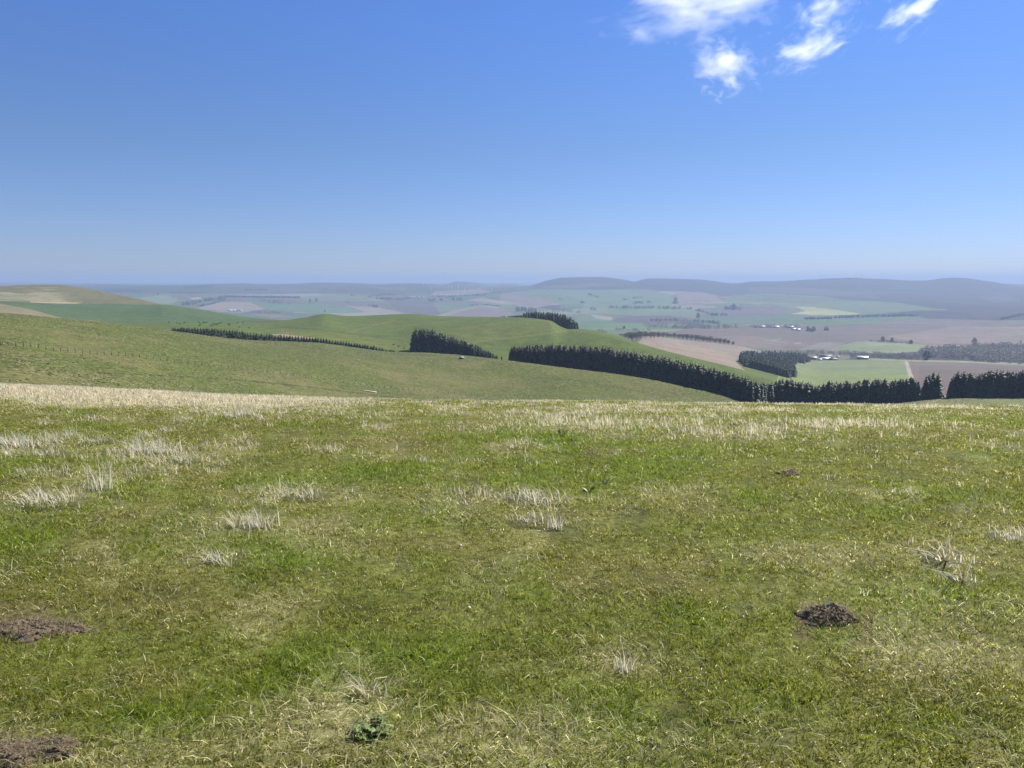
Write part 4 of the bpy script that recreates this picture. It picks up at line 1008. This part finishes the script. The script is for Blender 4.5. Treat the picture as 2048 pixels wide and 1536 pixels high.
for pts, hp, lab, kd, mt in [
    ([(365, 610.5), (395, 607), (420, 601), (452, 598)], 6, 'dark hillside wood at left beyond the big green field', 'blob', m_wood),
    ([(396, 614), (425, 608), (450, 600)], 4, 'lower fringe of the dark hillside wood at left', 'blob', m_wood),
    ([(448, 594), (520, 595), (600, 596)], 3, 'long thin dark wood left of the middle, far off', 'blob', m_wood),
    ([(489, 580.5), (535, 580.5)], 2.2, 'short dark wood above the long thin one', 'blob', m_wood),
    ([(518, 602), (545, 605), (578, 608)], 6, 'row of hazy trees above the pale green field', 'blob', m_wood2),
    ([(500, 625), (550, 625), (562, 626)], 4, 'tree line right of the white roofed farm at left', 'blob', m_wood2),
    ([(738, 613), (756, 615)], 5, 'small round wood above the pinkish field', 'blob', m_wood),
    ([(700, 591), (712, 591)], 2.5, 'tiny dark copse far off left of centre', 'blob', m_wood),
    ([(738, 594), (770, 590), (792, 590)], 3, 'curving dark wood left of the white hamlet', 'blob', m_wood),
    ([(752, 598), (800, 600), (820, 597)], 4, 'broad hazy wood below the curving one', 'blob', m_wood),
    ([(857, 603), (872, 600), (886, 601)], 5, 'rounded wood below the white hamlet', 'blob', m_wood),
    ([(866, 594), (900, 594), (972, 590)], 3, 'long dark shelter belt under the wind turbines', 'blob', m_wood),
    ([(902, 600), (925, 599)], 6, 'squarish dark plantation under the shelter belt', 'cone', m_wood),
    ([(940, 611), (970, 610), (1000, 613)], 2.2, 'thin hedge curving over a hill near the middle', 'blob', m_wood),
    ([(1032, 622), (1073, 623)], 9, 'dark square plantation left behind the crest clump', 'cone', m_wood),
    ([(1118, 599), (1126, 600)], 3, 'small far copse above the crest clump', 'blob', m_wood),
    ([(1105, 624), (1125, 622), (1160, 626)], 4, 'low trees right behind the crest clump', 'blob', m_wood2),
    ([(1177, 588), (1187, 593), (1196, 596)], 3.5, 'slanting narrow wood on the green hillside', 'blob', m_wood),
    ([(1161, 606), (1169, 606)], 5, 'round copse on the green hillside at the centre right', 'blob', m_wood),
    ([(1178, 617), (1191, 620)], 6, 'scattered tall trees below the round copse', 'blob', m_wood2),
    ([(1217, 616), (1280, 616.5), (1363, 617.5)], 5, 'long straight wood across the green hillside', 'blob', m_wood),
    ([(1243, 601), (1258, 599)], 2.6, 'slim copse above the long straight wood', 'blob', m_wood),
    ([(1265, 597), (1283, 595)], 2.6, 'slim copse higher up right of the other slim one', 'blob', m_wood),
    ([(1265, 607), (1285, 607)], 5, 'clump just above the middle of the long straight wood', 'blob', m_wood),
    ([(1294, 605), (1303, 605)], 3.5, 'little clump right of the larger clump above the straight wood', 'blob', m_wood),
    ([(1349, 606), (1354, 606)], 12, 'narrow upright wood at the edge of the brown hillside', 'cone', m_wood),
    ([(1374, 618), (1384, 618)], 3.6, 'short wood right of the long straight one', 'blob', m_wood),
    ([(1388, 620), (1405, 624), (1425, 631), (1456, 630)], 4.5, 'wood running down to the teal field at right', 'blob', m_wood),
    ([(1450, 619), (1466, 618), (1482, 620)], 7, 'farmstead trees at the edge of the teal field', 'blob', m_wood),
    ([(1290, 652), (1350, 656), (1420, 657), (1475, 655)], 7, 'river woods winding across the valley floor', 'blob', m_wood2),
    ([(1300, 642), (1360, 642), (1440, 647)], 5, 'upper line of river woods on the valley floor', 'blob', m_wood),
    ([(1498, 655), (1520, 655), (1560, 655), (1600, 655)], 6, 'trees round the white hamlet in the right valley', 'blob', m_wood2),
    ([(1195, 664), (1212, 666)], 6, 'round trees below the crest clump at its right', 'blob', m_wood2),
    ([(1230, 660), (1270, 661), (1300, 662)], 4, 'hedge behind the grey brown tree belt', 'blob', m_wood2),
    ([(1608, 638), (1664, 637.5)], 4.2, 'short dark rectangular wood under the yellow field', 'cone', m_wood),
    ([(1668, 636), (1760, 633), (1835, 632)], 4.2, 'long dark wood right of the short rectangular one', 'cone', m_wood),
    ([(1614, 662), (1633, 662)], 9, 'square dark wood in the brown plain at right', 'cone', m_wood),
    ([(1648, 661), (1657, 660)], 7, 'small dark wood right of the square one', 'cone', m_wood),
    ([(1738, 682.5), (1770, 683.5), (1825, 687)], 3.2, 'hedge along the top of the pale green field', 'blob', m_wood2),
    ([(2000, 640), (2048, 630), (2150, 626)], 3.5, 'dark wood edge at the far right above the brown plain', 'blob', m_wood),
    ([(1640, 559), (1700, 557.5), (1716, 557)], 1.8, 'dark trees along the skyline left of the hill mast', 'cone', m_wood)]:
    line_wood(pts, hp, lab, kd, mt, dens=1.5 if kd == 'blob' else 2.2)
# single trees one can tell apart
SB = []
for k in range(3):
    V, f = bush_crown(6.0, 640 + k, 120, 1.25, 1.05); SB.append(mesh_np('round_tree', V, f, m_wood, link=False))
for i, (px, py, hp, lab) in enumerate([(1852.5, 720, 15, 'dark round tree alone at the edge of the brown ridged field'), (1765, 683, 8, 'dark tree standing highest in the hedge over the pale green field'), (1784, 684, 7, 'thin dark tree right of the highest hedge tree'),
        (1822, 688, 7, 'last tree at the right end of the hedge over the pale green field'), (1396, 636, 9, 'lone round tree in the teal valley field'), (1467, 619, 10, 'tallest tree of the farmstead beside the teal field'), (620, 603, 5, 'left one of two dark round trees far off left of centre'),
        (633, 603, 6, 'right one of two dark round trees far off left of centre'), (650, 624, 4, 'tiny lone tree just above the knoll of the middle hill'), (1248, 658, 6, 'single tree over the hedge behind the grey brown belt'), (316, 589, 3.5, 'small dark tree on the far hillside at left'), (1948, 689, 10, 'tree rising above the grey leafless woodland')]):
    p = hit(px, py, 1700); d = math.hypot(p.x, p.y); s_ = hp / F * d / 12.5
    tag(put('round_tree', SB[i % 3], p, i, (s_ * .85, s_ * .85, s_)), lab, 'tree')
# ---------------------------------------------------------------- animals
m_black = plain('black_hide', (.012, .011, .010), .7, .3, .5, .2)
m_wool = plain('sheep_wool', (.62, .57, .47), .9, .15, .2, .1)
m_pale = plain('pale_hide', (.62, .55, .44), .8, .15, .5, .1)
def beast(name, L, Hh, mat, wool=False, graze=True):
    """one continuous body grown from joints: trunk, neck, head, four jointed legs, tail"""
    V = []; E = []; Rr = []
    def v(x, y, z, r): V.append((x, y, z)); Rr.append(r); return len(V) - 1
    leg = Hh * (.42 if not wool else .34); bz = Hh * .72
    hip = v(-L * .36, 0, bz, Hh * .20); mid = v(0, 0, bz - Hh * .03, Hh * .24); sh = v(L * .30, 0, bz, Hh * .22)
    E += [(hip, mid), (mid, sh)]
    if graze: nk = v(L * .52, 0, bz - Hh * .12, Hh * .11); hd = v(L * .66, 0, Hh * .30, Hh * .085); mz = v(L * .72, 0, Hh * .12, Hh * .055)
    else: nk = v(L * .50, 0, bz + Hh * .16, Hh * .11); hd = v(L * .62, 0, bz + Hh * .24, Hh * .09); mz = v(L * .76, 0, bz + Hh * .12, Hh * .06)
    E += [(sh, nk), (nk, hd), (hd, mz)]
    for s in (-1, 1):
        e = v(hd * 0 + V[hd][0] - L * .03, s * Hh * .12, V[hd][2] + Hh * .05, Hh * .025); E.append((hd, e))
        k = v(-L * .34, s * Hh * .15, leg * 1.05, Hh * .10); h = v(-L * .44, s * Hh * .15, leg * .55, Hh * .05); f = v(-L * .40, s * Hh * .15, .02, Hh * .042); E += [(hip, k), (k, h), (h, f)]
        k = v(L * .27, s * Hh * .14, leg * 1.05, Hh * .09); h = v(L * .28, s * Hh * .14, leg * .5, Hh * .048); f = v(L * .27, s * Hh * .14, .02, Hh * .042); E += [(sh, k), (k, h), (h, f)]
    t = v(-L * .52, 0, bz + Hh * .02, Hh * .035); t2 = v(-L * .55, 0, bz - Hh * .28, Hh * .025); E += [(hip, t), (t, t2)]
    me = bpy.data.meshes.new(name); me.from_pydata(V, E, []); me.update()
    o = bpy.data.objects.new(name, me); COL.objects.link(o)
    m = o.modifiers.new('skin', 'SKIN'); m.use_smooth_shade = True
    lay = me.skin_vertices[0].data
    for i, r in enumerate(Rr): lay[i].radius = (r, r)
    lay[0].use_root = True
    sb = o.modifiers.new('sub', 'SUBSURF'); sb.levels = 1; sb.render_levels = 1
    bpy.context.view_layer.update()
    ev = o.evaluated_get(bpy.context.evaluated_depsgraph_get()); m2 = bpy.data.meshes.new_from_object(ev)
    bpy.data.objects.remove(o); m2.materials.clear(); m2.materials.append(mat); m2.name = name
    return m2
COW = [beast('cow', 2.3, 1.45, m_black), beast('cow', 2.3, 1.45, m_black, graze=False)]
PCOW = beast('cow', 2.3, 1.45, m_pale, graze=False)
SHEEP = beast('sheep', 1.2, .85, m_wool, wool=True)
cows = [(145, 205), (270, 218), (313, 230), (392, 212), (623, 206), (690, 210), (715, 210), (752, 208), (635, 259), (648, 239), (820, 261), (838, 224), (860, 248), (882, 232), (905, 246), (925, 228), (948, 226), (975, 211), (1105, 231), (1108, 252), (1245, 208), (1327, 205), (1272, 284), (1424, 293)]
own = {0: 'black cow farthest left of the herd, apart from the others', 3: 'black cow standing alone between the leftmost cow and the herd', 23: 'black cow farthest right and nearest, apart from the herd', 22: 'black cow just left of the rightmost one, above the low strip', 20: 'left one of two black cows at the back, right of the herd', 21: 'right one of two black cows at the back, right of the herd'}
for i, (zx, zy) in enumerate(cows):
    p = hit(320 + zx / 8, 620 + zy / 8, 730)
    o = put('cow', COW[i % 2], p, random.choice((0, math.pi)) + random.uniform(-.7, .7), random.uniform(.95, 1.15))
    tag(o, own.get(i, 'black cow in the loose herd behind the low strip of young conifers'), 'cow', 'black cows grazing below the green field')
for zx, zy, lab in [(230, 192, 'pale cow near the left end of the black herd'), (740, 246, 'pale cow in the middle of the black herd')]:
    tag(put('cow', PCOW, hit(320 + zx / 8, 620 + zy / 8, 730), .3, 1.05), lab, 'cow')
for px, py, lab in [(479.4, 650, 'pale sheep by the right end of the cattle herd'), (513.5, 655, 'pale sheep behind the low strip, right of the last cow'), (530, 662, 'left one of two sheep on the low green, behind the strip'), (542, 658, 'right one of two sheep on the low green, behind the strip'),
                    (571, 662.5, 'upper one of two white sheep close together behind the strip'), (571, 666.5, 'lower one of two white sheep close together behind the strip'), (674, 648.5, 'single white sheep high on the middle hill'), (973, 684.5, 'single white sheep right of the wedge shaped block'),
                    (600, 660, 'faint white sheep left of the boundary line on the middle hill')]:
    tag(put('sheep', SHEEP, hit(px, py, 730), random.uniform(-.6, .6), 1.5), lab, 'sheep', 'sheep on the middle hill')

# ---------------------------------------------------------------- fence across the near slope
m_post = plain('weathered_post', (.07, .06, .05), .9, .3, .3)
m_wire = plain('fence_wire', (.25, .25, .25), .5, .1, .3, .5, .8)
FL = [(-60, 688), (0, 692), (47, 695), (135, 705), (242, 712), (410, 731), (584, 752), (687, 766), (824, 781), (962, 794), (1100, 801)]
fx = [a for a, b in FL]; fy = [b for a, b in FL]
pts = []
px = -60.0
while px < 1100:
    d = ring_d('A2', px, np.interp(px, fx, fy)); pts.append(at(px, np.interp(px, fx, fy), d)); px += 15.5 - 4.0 * min(1, max(0, (px + 60) / 900))
fo = empty('wire_fence', pts[0]); tag(fo, 'old post and wire fence crossing the near slope', 'fence')
mb = MB(); mb.box(0, 0, -.4, .16, .16, 1.75, .85); pm = mb.mesh('post', m_post)
for p in pts[:98]:
    o = put('post', pm, p - pts[0], random.random(), (1, 1, random.uniform(.85, 1.1)), parent=fo); o.rotation_euler = (random.uniform(-.06, .06), random.uniform(-.06, .06), random.random())
mb = MB()
for hgt in (.35, .7, 1.05):
    mb.tube([p - pts[0] + Vector((0, 0, hgt)) for p in pts[:98]], .004, 3)
mb.mesh('wire', m_wire, link=True, parent=fo)
print('posts', len(pts))
# pale log and small shelter on the near slope
m_log = plain('bleached_wood', (.50, .45, .36), .8, .2, .4)
a, b = hit(721, 781.5, 200), hit(753, 786, 200)
mb = MB(); L_ = (b - a).length; dv = (b - a).normalized(); sd = Vector((-dv.y, dv.x, 0)).normalized()
mb.tube([(0, 0, .35), dv * L_ * .3 + sd * .12 + Vector((0, 0, .42)), dv * L_ * .65 - sd * .1 + Vector((0, 0, .36)), dv * L_ + Vector((0, 0, .34))], [.16, .26, .32, .38], 9)
mb.tube([dv * L_ * .3 + Vector((0, 0, .4)), dv * L_ * .22 + sd * .5 + Vector((0, 0, .75))], [.12, .05], 6)
mb.tube([dv * L_ * .02 + Vector((0, 0, .35)), dv * -1.6 + sd * .3 + Vector((0, 0, .15))], [.12, .05], 6)
o = mb.mesh('fallen_log', m_log, smooth=True, link=True); o.location = a; tag(o, 'long pale fallen log lying on the near slope below the fence', 'log')
def house(name, px, py, w, dep, hw, hr, wall, roof, label, cat, rot=0.0, dmin=1500, door=True, group=None, p=None):
    p = p or hit(px, py, dmin); o = empty(name, p, rot); tag(o, label, cat, group)
    mb = MB(); a, b = w / 2, dep / 2
    mb.add([(-a, -b, -2), (a, -b, -2), (a, b, -2), (-a, b, -2), (-a, -b, hw), (a, -b, hw), (a, b, hw), (-a, b, hw), (-a, 0, hw + hr), (a, 0, hw + hr)],
           [(5, 6, 9), (7, 4, 8)], [(0, 1, 5, 4), (1, 2, 6, 5), (2, 3, 7, 6), (3, 0, 4, 7)])
    mb.mesh('wall', wall, link=True, parent=o)
    mb = MB(); e = .06 * dep; t = max(.12, .02 * dep); sl_ = hr / b; ax = a + e * .6
    for s in (-1, 1):
        y0, z0_ = s * (b + e), hw - e * sl_ + .02
        q = [(-ax, y0, z0_), (ax, y0, z0_), (ax, 0, hw + hr + .02), (-ax, 0, hw + hr + .02)]; q += [(x_, y_, z_ + t) for x_, y_, z_ in q]
        mb.add(q, f4=[(0, 1, 2, 3), (4, 5, 6, 7), (0, 1, 5, 4), (1, 2, 6, 5), (2, 3, 7, 6), (3, 0, 4, 7)])
    mb.mesh('roof', roof, link=True, parent=o)
    if door:
        mb = MB(); mb.box(w * .15, -b - .03, 0, w * .22, .08, hw * .75); mb.mesh('door', m_door, link=True, parent=o)
    return o
m_door = plain('dark_door', (.04, .04, .045), .6, .1, 1)
m_wallw = plain('white_render', (.48, .46, .43), .9, .1, 2); m_wallp = plain('pinkish_stone', (.36, .25, .21), .9, .2, 1); m_wallg = plain('grey_sheeting', (.10, .11, .12), .7, .15, 2)
m_roofw = plain('white_roof', (.50, .52, .54), .45, .06, 3, .5); m_roofd = plain('dark_slate', (.065, .07, .08), .6, .2, 2, .4); m_roofg = plain('grey_roof', (.34, .36, .38), .5, .12, 3)
p = hit(923, 718, 400); d = math.hypot(p.x, p.y); p = at(923, 718, min(d, 655))
house('field_shelter', 0, 0, 3.4, 2.2, 1.3, .45, m_wallg, m_roofg, 'small dark shelter with a pale roof on the near slope below the wedge shaped block', 'shelter', .35, door=False, p=p)
# farm in the valley, right
house('farm_house', 1627, 719.5, 13, 8, 4.6, 2.6, m_wallp, m_roofg, 'pinkish farm house at the left end of the valley farm', 'house', .1, 1700)
house('farm_shed', 1652, 716.5, 24, 18, 5.0, 3.4, m_wallg, m_roofd, 'dark roofed shed at the back of the valley farm', 'shed', .15, 1700)
house('farm_shed', 1650, 719.8, 23, 12, 3.0, 3.0, m_wallw, m_roofw, 'long white roofed shed in the middle of the valley farm', 'shed', .1, 1700)
house('farm_shed', 1666, 720.3, 17, 10, 2.8, 2.2, m_wallg, m_roofd, 'low dark roofed shed in front of the white one at the valley farm', 'shed', .1, 1700)
house('farm_shed', 1639.5, 720.8, 8, 7, 2.6, 1.6, m_wallw, m_roofw, 'small white shed at the front left of the valley farm', 'shed', .2, 1700)
house('farm_tank', 1675.6, 715.5, 4.5, 4.5, 3.4, 1.0, m_wallw, m_roofw, 'small bright white building right of the valley farm sheds', 'shed', .3, 1700, door=False)
house('farm_shed', 1725, 718.6, 23, 13, 4.0, 3.4, m_wallg, m_roofw, 'white roofed shed standing alone right of the valley farm', 'shed', -.35, 1700)
# hamlet on the brown plain
for px, py, w, roof, lab in [(1524, 655, 24, m_roofg, 'grey roofed barn at the left of the hamlet on the brown plain'), (1544, 654.5, 14, m_roofw, 'bright white house in the hamlet on the brown plain'), (1553, 655.5, 22, m_roofw, 'white barn right beside the bright white house of the hamlet'),
                             (1581, 655.5, 28, m_roofw, 'long white roofed barn right of the hamlet'), (1587, 660, 16, m_roofw, 'left low white building below the long barn'), (1596, 661, 16, m_roofw, 'right low white building below the long barn')]:
    house('barn', px, py, w, 12, 4, 4, m_wallw, roof, lab, 'barn', .1, 2600)
for px, w, roof, lab in [(461, 26, m_roofw, 'leftmost white roofed barn of the farm on the left valley side'), (469, 24, m_roofw, 'largest white barn of the farm on the left valley side'), (475, 20, m_roofd, 'dark roofed barn of the farm on the left valley side'), (482, 18, m_roofg, 'rightmost grey barn of the farm on the left valley side')]:
    house('barn', px, 622.5, w, 14, 5, 5, m_wallw, roof, lab, 'barn', .05, 2600, door=False)
for k, px in enumerate((817, 820.5, 825.5, 830, 838, 846)):
    house('cottage', px, 595, 16 if k else 26, 11, 5, 5, m_wallw, m_roofg if k % 2 else m_roofw, ['largest white house of the hamlet under the wind turbines', 'white cottage right against the largest house of that hamlet', 'second white cottage along that hamlet', 'white cottage in the middle of that hamlet', 'white cottage second from the right end of that hamlet', 'white cottage at the right end of that hamlet'][k], 'house', .1, 2600, door=False)
# ---------------------------------------------------------------- wind turbines and masts
m_turb = plain('turbine_white', (.80, .81, .82), .5, .05, 5)
m_mast = plain('mast_steel', (.16, .16, .18), .6, .1, 5)
def rotor_mesh(L_, seed):
    mb = MB()
    for k in range(3):
        a = seed + k * 2.0944; ux, uz = math.sin(a), math.cos(a); px, pz = math.cos(a), -math.sin(a); w = L_ * .055
        mb.add([(ux * L_ * .02 - px * w * .5, -.3, uz * L_ * .02 - pz * w * .5), (ux * L_ * .02 + px * w * .5, .3, uz * L_ * .02 + pz * w * .5), (ux * L_ * .25 + px * w, .25, uz * L_ * .25 + pz * w), (ux * L_, 0, uz * L_), (ux * L_ * .25 - px * w * .4, -.25, uz * L_ * .25 - pz * w * .4)], [(2, 3, 4)], [(0, 1, 2, 4)])
    mb.tube([(0, -1.5, 0), (0, .8, 0)], [.6, 1.6], 8)
    return mb.mesh('rotor', m_turb)
for k, (px, py, hp, lab) in enumerate([(863, 588, 10, 'white wind turbine just left of the dark shelter belt'), (847, 574, 9, 'wind turbine rising over the skyline, leftmost of the group'), (883, 571, 8, 'wind turbine on the skyline left of the rounded far hill'), (898, 584, 10, 'left one of a close pair of wind turbines'), (904, 584, 10, 'right one of a close pair of wind turbines'),
                               (916.5, 583, 11, 'tallest looking wind turbine in front of the rounded far hill'), (929, 589, 10, 'wind turbine just below and right of the tallest one'), (960, 582, 6, 'small wind turbine right of the rounded far hill'), (983.5, 584, 7, 'rightmost wind turbine of the group')]):
    p = hit(px, py, 5200); d = math.hypot(p.x, p.y); Hh = hp / F * d
    o = empty('wind_turbine', p, random.uniform(-.4, .4)); tag(o, lab, 'wind turbine', 'wind turbines on the far hills')
    mb = MB(); mb.tube([(0, 0, -3), (0, 0, Hh)], [Hh * .032, Hh * .018], 8); mb.mesh('tower', m_turb, link=True, parent=o)
    mb = MB(); mb.box(0, .6, Hh - 1.2, 3, 7, 3.4); mb.mesh('nacelle', m_turb, link=True, parent=o)
    r_ = rotor_mesh(Hh * .55, k * .7); put('rotor', r_, (0, -4.2, Hh + .5), parent=o)
for px, ytop, lab in [(1723, 545.5, 'tall lattice mast on the dark hill at right'), (1140.5, 545.5, 'thin mast on the rounded hill left of it')]:
    p = at(px, 560, ring_d('F7', px, 556) - 60); d = math.hypot(p.x, p.y); Hh = z_seen(px, ytop, d) - p.z
    o = empty('radio_mast', p); tag(o, lab, 'mast')
    mb = MB(); r0 = Hh * .035
    for k in range(3):
        a = k * 2.0944; mb.tube([(math.cos(a) * r0, math.sin(a) * r0, -2), (math.cos(a) * r0 * .5, math.sin(a) * r0 * .5, Hh * .7)], .7, 5)
    for i in range(7):
        z0_, z1_ = Hh * .1 * i, Hh * .1 * (i + 1); a = i * 2.0944; mb.tube([(math.cos(a) * r0 * .9, math.sin(a) * r0 * .9, z0_), (math.cos(a + 2.09) * r0 * .8, math.sin(a + 2.09) * r0 * .8, z1_)], .4, 4)
    mb.mesh('lattice', m_mast, link=True, parent=o)
    mb = MB(); mb.tube([(0, 0, Hh * .65), (0, 0, Hh)], [1.1, .5], 6); mb.mesh('antenna', m_mast, link=True, parent=o)
# stones beside the crest clump
m_stone = plain('field_stone', (.38, .35, .30), .9, .2, .3)
mb = MB(); mb.add([(-.9, -.5, -.3), (.8, -.6, -.3), (.9, .5, -.3), (-.7, .6, -.3), (-.5, -.3, .6), (.4, -.4, .8), (.5, .3, .7), (-.4, .35, .55)], f4=[(0, 1, 5, 4), (1, 2, 6, 5), (2, 3, 7, 6), (3, 0, 4, 7), (4, 5, 6, 7)])
stm = mb.mesh('stone', m_stone)
for i, (px, py) in enumerate([(1150, 662.8), (1156, 661.5), (1162, 663.5)]):
    tag(put('stone', stm, hit(px, py, 730), i * 1.3, 1.1 - .2 * i), ['leftmost of three stones below the crest clump', 'middle of three stones below the crest clump', 'rightmost of three stones below the crest clump'][i], 'stone', 'stones below the crest clump')

# ---------------------------------------------------------------- light, sky, air
SUN_AZ, SUN_EL = R(52), R(43)
sd = Vector((math.sin(SUN_AZ) * math.cos(SUN_EL), math.cos(SUN_AZ) * math.cos(SUN_EL), math.sin(SUN_EL)))
sun = bpy.data.lights.new('sun', 'SUN'); sun.energy = 5.0; sun.angle = R(.53); sun.color = (1.0, .95, .86)
so_ = bpy.data.objects.new('sun', sun); COL.objects.link(so_); so_.rotation_euler = (-sd).to_track_quat('-Z', 'Y').to_euler(); so_.location = sd * 200
wd = bpy.data.worlds.new('World'); sc.world = wd; wd.use_nodes = True; nt = wd.node_tree; nt.nodes.clear()
sky = nt.nodes.new('ShaderNodeTexSky'); sky.sky_type = 'NISHITA'; sky.sun_disc = False; sky.sun_elevation = SUN_EL; sky.sun_rotation = SUN_AZ
sky.altitude = 250; sky.air_density = 1.0; sky.dust_density = .1; sky.ozone_density = 2.5
bg = nt.nodes.new('ShaderNodeBackground'); bg.inputs['Strength'].default_value = .070
wo = nt.nodes.new('ShaderNodeOutputWorld')
tn = nt.nodes.new('ShaderNodeMix'); tn.data_type = 'RGBA'; tn.blend_type = 'MULTIPLY'; tn.inputs[0].default_value = 1.0; 
tcw = nt.nodes.new('ShaderNodeTexCoord'); sx = nt.nodes.new('ShaderNodeSeparateXYZ'); rp = nt.nodes.new('ShaderNodeValToRGB')
nt.links.new(tcw.outputs['Generated'], sx.inputs[0]); nt.links.new(sx.outputs['Z'], rp.inputs[0])
e_ = rp.color_ramp.elements; e_[0].position = .04; e_[0].color = (.455, .55, .91, 1); e_[1].position = .30; e_[1].color = (.485, .675, 1.08, 1)
m_ = rp.color_ramp.elements.new(.16); m_.color = (.475, .588, .84, 1)
nt.links.new(rp.outputs[0], tn.inputs[7])
nt.links.new(sky.outputs[0], tn.inputs[6]); nt.links.new(tn.outputs[2], bg.inputs['Color']); nt.links.new(bg.outputs[0], wo.inputs['Surface'])

m, nt, out = new_mat('air'); v = nt.nodes.new('ShaderNodeVolumePrincipled')
v.inputs['Color'].default_value = (.375, .492, .715, 1); v.inputs['Density'].default_value = HAZE; v.inputs['Anisotropy'].default_value = .15
nt.links.new(v.outputs[0], out.inputs['Volume'])
zt = float(ZZ[DD < 15000].max()) + 72; zb = float(ZZ.min()) - 1.0
mb = MB(); mb.box(0, 29000, zb, 140000, 66000, zt - zb)
hz = mb.mesh('haze', m, link=True); hz['kind'] = 'stuff'; hz['label'] = 'pale blue haze over the far valley and hills'; hz['category'] = 'haze'
print('haze box', zb, zt)
# ---------------------------------------------------------------- clouds: thin real vapour, high over the valley
def cloud(px, py, wpx, hpx, label, seed, dens, thr, rot=0.0, alt=1500.0, stretch=(1, 1, 1), depth=.8):
    az, t = ray(px, py); az = float(az); t = float(t)
    d = alt / t; w = wpx / F * d * 1.05; h = hpx / F * d * 1.05
    c = Vector((d * math.sin(az), d * math.cos(az), EYE + alt))
    q_ = MB(); nu, nv = 20, 10; P = []; 
    for i in range(nv + 1):
        th_ = math.pi * i / nv
        for j in range(nu):
            ph = 2 * math.pi * j / nu; P.append((math.sin(th_) * math.cos(ph), math.sin(th_) * math.sin(ph), math.cos(th_)))
    f = [(i * nu + j, (i + 1) * nu + j, (i + 1) * nu + (j + 1) % nu, i * nu + (j + 1) % nu) for i in range(nv) for j in range(nu)]
    q_.add(P, f4=f)
    m, nt, out = new_mat('cloud_vapour'); L = nt.links.new
    tc = N(nt, 'ShaderNodeTexCoord').outputs['Object']
    mp = N(nt, 'ShaderNodeMapping'); mp.inputs['Scale'].default_value = stretch; mp.inputs['Location'].default_value = (seed * 3.7, seed * 1.3, seed * 2.1); L(tc, mp.inputs['Vector'])
    wn = N(nt, 'ShaderNodeTexNoise', Scale=1.1, Detail=3.0, Roughness=.55); L(mp.outputs[0], wn.inputs['Vector'])
    wv = N(nt, 'ShaderNodeVectorMath', operation='MULTIPLY_ADD'); L(wn.outputs['Color'], wv.inputs[0]); wv.inputs[1].default_value = (.7, .7, .7); L(mp.outputs[0], wv.inputs[2])
    n1 = N(nt, 'ShaderNodeTexNoise', Scale=3.0, Detail=10.0, Roughness=.64, Distortion=.3); L(wv.outputs[0], n1.inputs['Vector'])
    ln = N(nt, 'ShaderNodeVectorMath', operation='LENGTH'); L(tc, ln.inputs[0])
    fall = mapr(nt, ln.outputs['Value'], .15, 1.0, .10, -.26)
    ad = N(nt, 'ShaderNodeMath', operation='ADD'); L(n1.outputs['Fac'], ad.inputs[0]); L(fall, ad.inputs[1])
    t_ = mapr(nt, ad.outputs[0], thr, thr + .22, 0, 1)
    pw = N(nt, 'ShaderNodeMath', operation='POWER'); L(t_, pw.inputs[0]); pw.inputs[1].default_value = 1.1
    mu = N(nt, 'ShaderNodeMath', operation='MULTIPLY'); L(pw.outputs[0], mu.inputs[0]); mu.inputs[1].default_value = dens; de = mu.outputs[0]
    v = nt.nodes.new('ShaderNodeVolumePrincipled'); v.inputs['Color'].default_value = (1, 1, 1, 1); v.inputs['Anisotropy'].default_value = .6
    L(de, v.inputs['Density']); L(v.outputs[0], out.inputs['Volume'])
    o = q_.mesh('cloud', m, link=True); o.location = c; o.scale = (w / 2, w / 2 * depth, h / 2)
    # turn it to lie across the line of sight at its place, and tilt it as it lies in the sky
    o.rotation_mode = 'XYZ'; o.rotation_euler = (Matrix.Rotation(-az, 3, 'Z') @ Matrix.Rotation(rot, 3, 'Y')).to_euler()
    tag(o, label, 'cloud', 'small clouds upper right'); return o
cloud(1400, -6, 480, 230, 'largest white cloud, cut off by the top edge of the picture', 1, .0033, .465, rot=-.1, stretch=(1, 1.2, 1.0))
cloud(1448, 132, 210, 160, 'compact puffy white cloud below the largest one', 2, .006, .485, rot=.35)
cloud(1620, 98, 240, 110, 'ragged wispy cloud right of the compact puffy one', 17, .0044, .48, rot=-.3, stretch=(1.2, 1, 1))
cloud(1828, 18, 190, 105, 'small bright cloud at the top right with a trailing wisp', 4, .0056, .485, rot=-.5, stretch=(1, 1, 1))
cloud(1650, 20, 210, 130, 'faint wisp between the largest cloud and the small top right cloud', 9, .0032, .50, rot=-.4, stretch=(1.3, 1, 1.2))

# ---------------------------------------------------------------- render
sc.render.engine = 'CYCLES'; cy = sc.cycles
cy.use_denoising = True; cy.denoiser = 'OPENIMAGEDENOISE'; cy.denoising_prefilter = 'ACCURATE'; cy.use_adaptive_sampling = False
cy.max_bounces = 6; cy.diffuse_bounces = 3; cy.glossy_bounces = 2; cy.transmission_bounces = 4; cy.volume_bounces = 1; cy.transparent_max_bounces = 8
cy.volume_step_rate = .12; cy.volume_max_steps = 400
cy.sample_clamp_indirect = 6
vs = sc.view_settings; vs.view_transform = 'Standard'; vs.look = 'None'; vs.exposure = EXPO; vs.gamma = 1.0
sc.display_settings.display_device = 'sRGB'
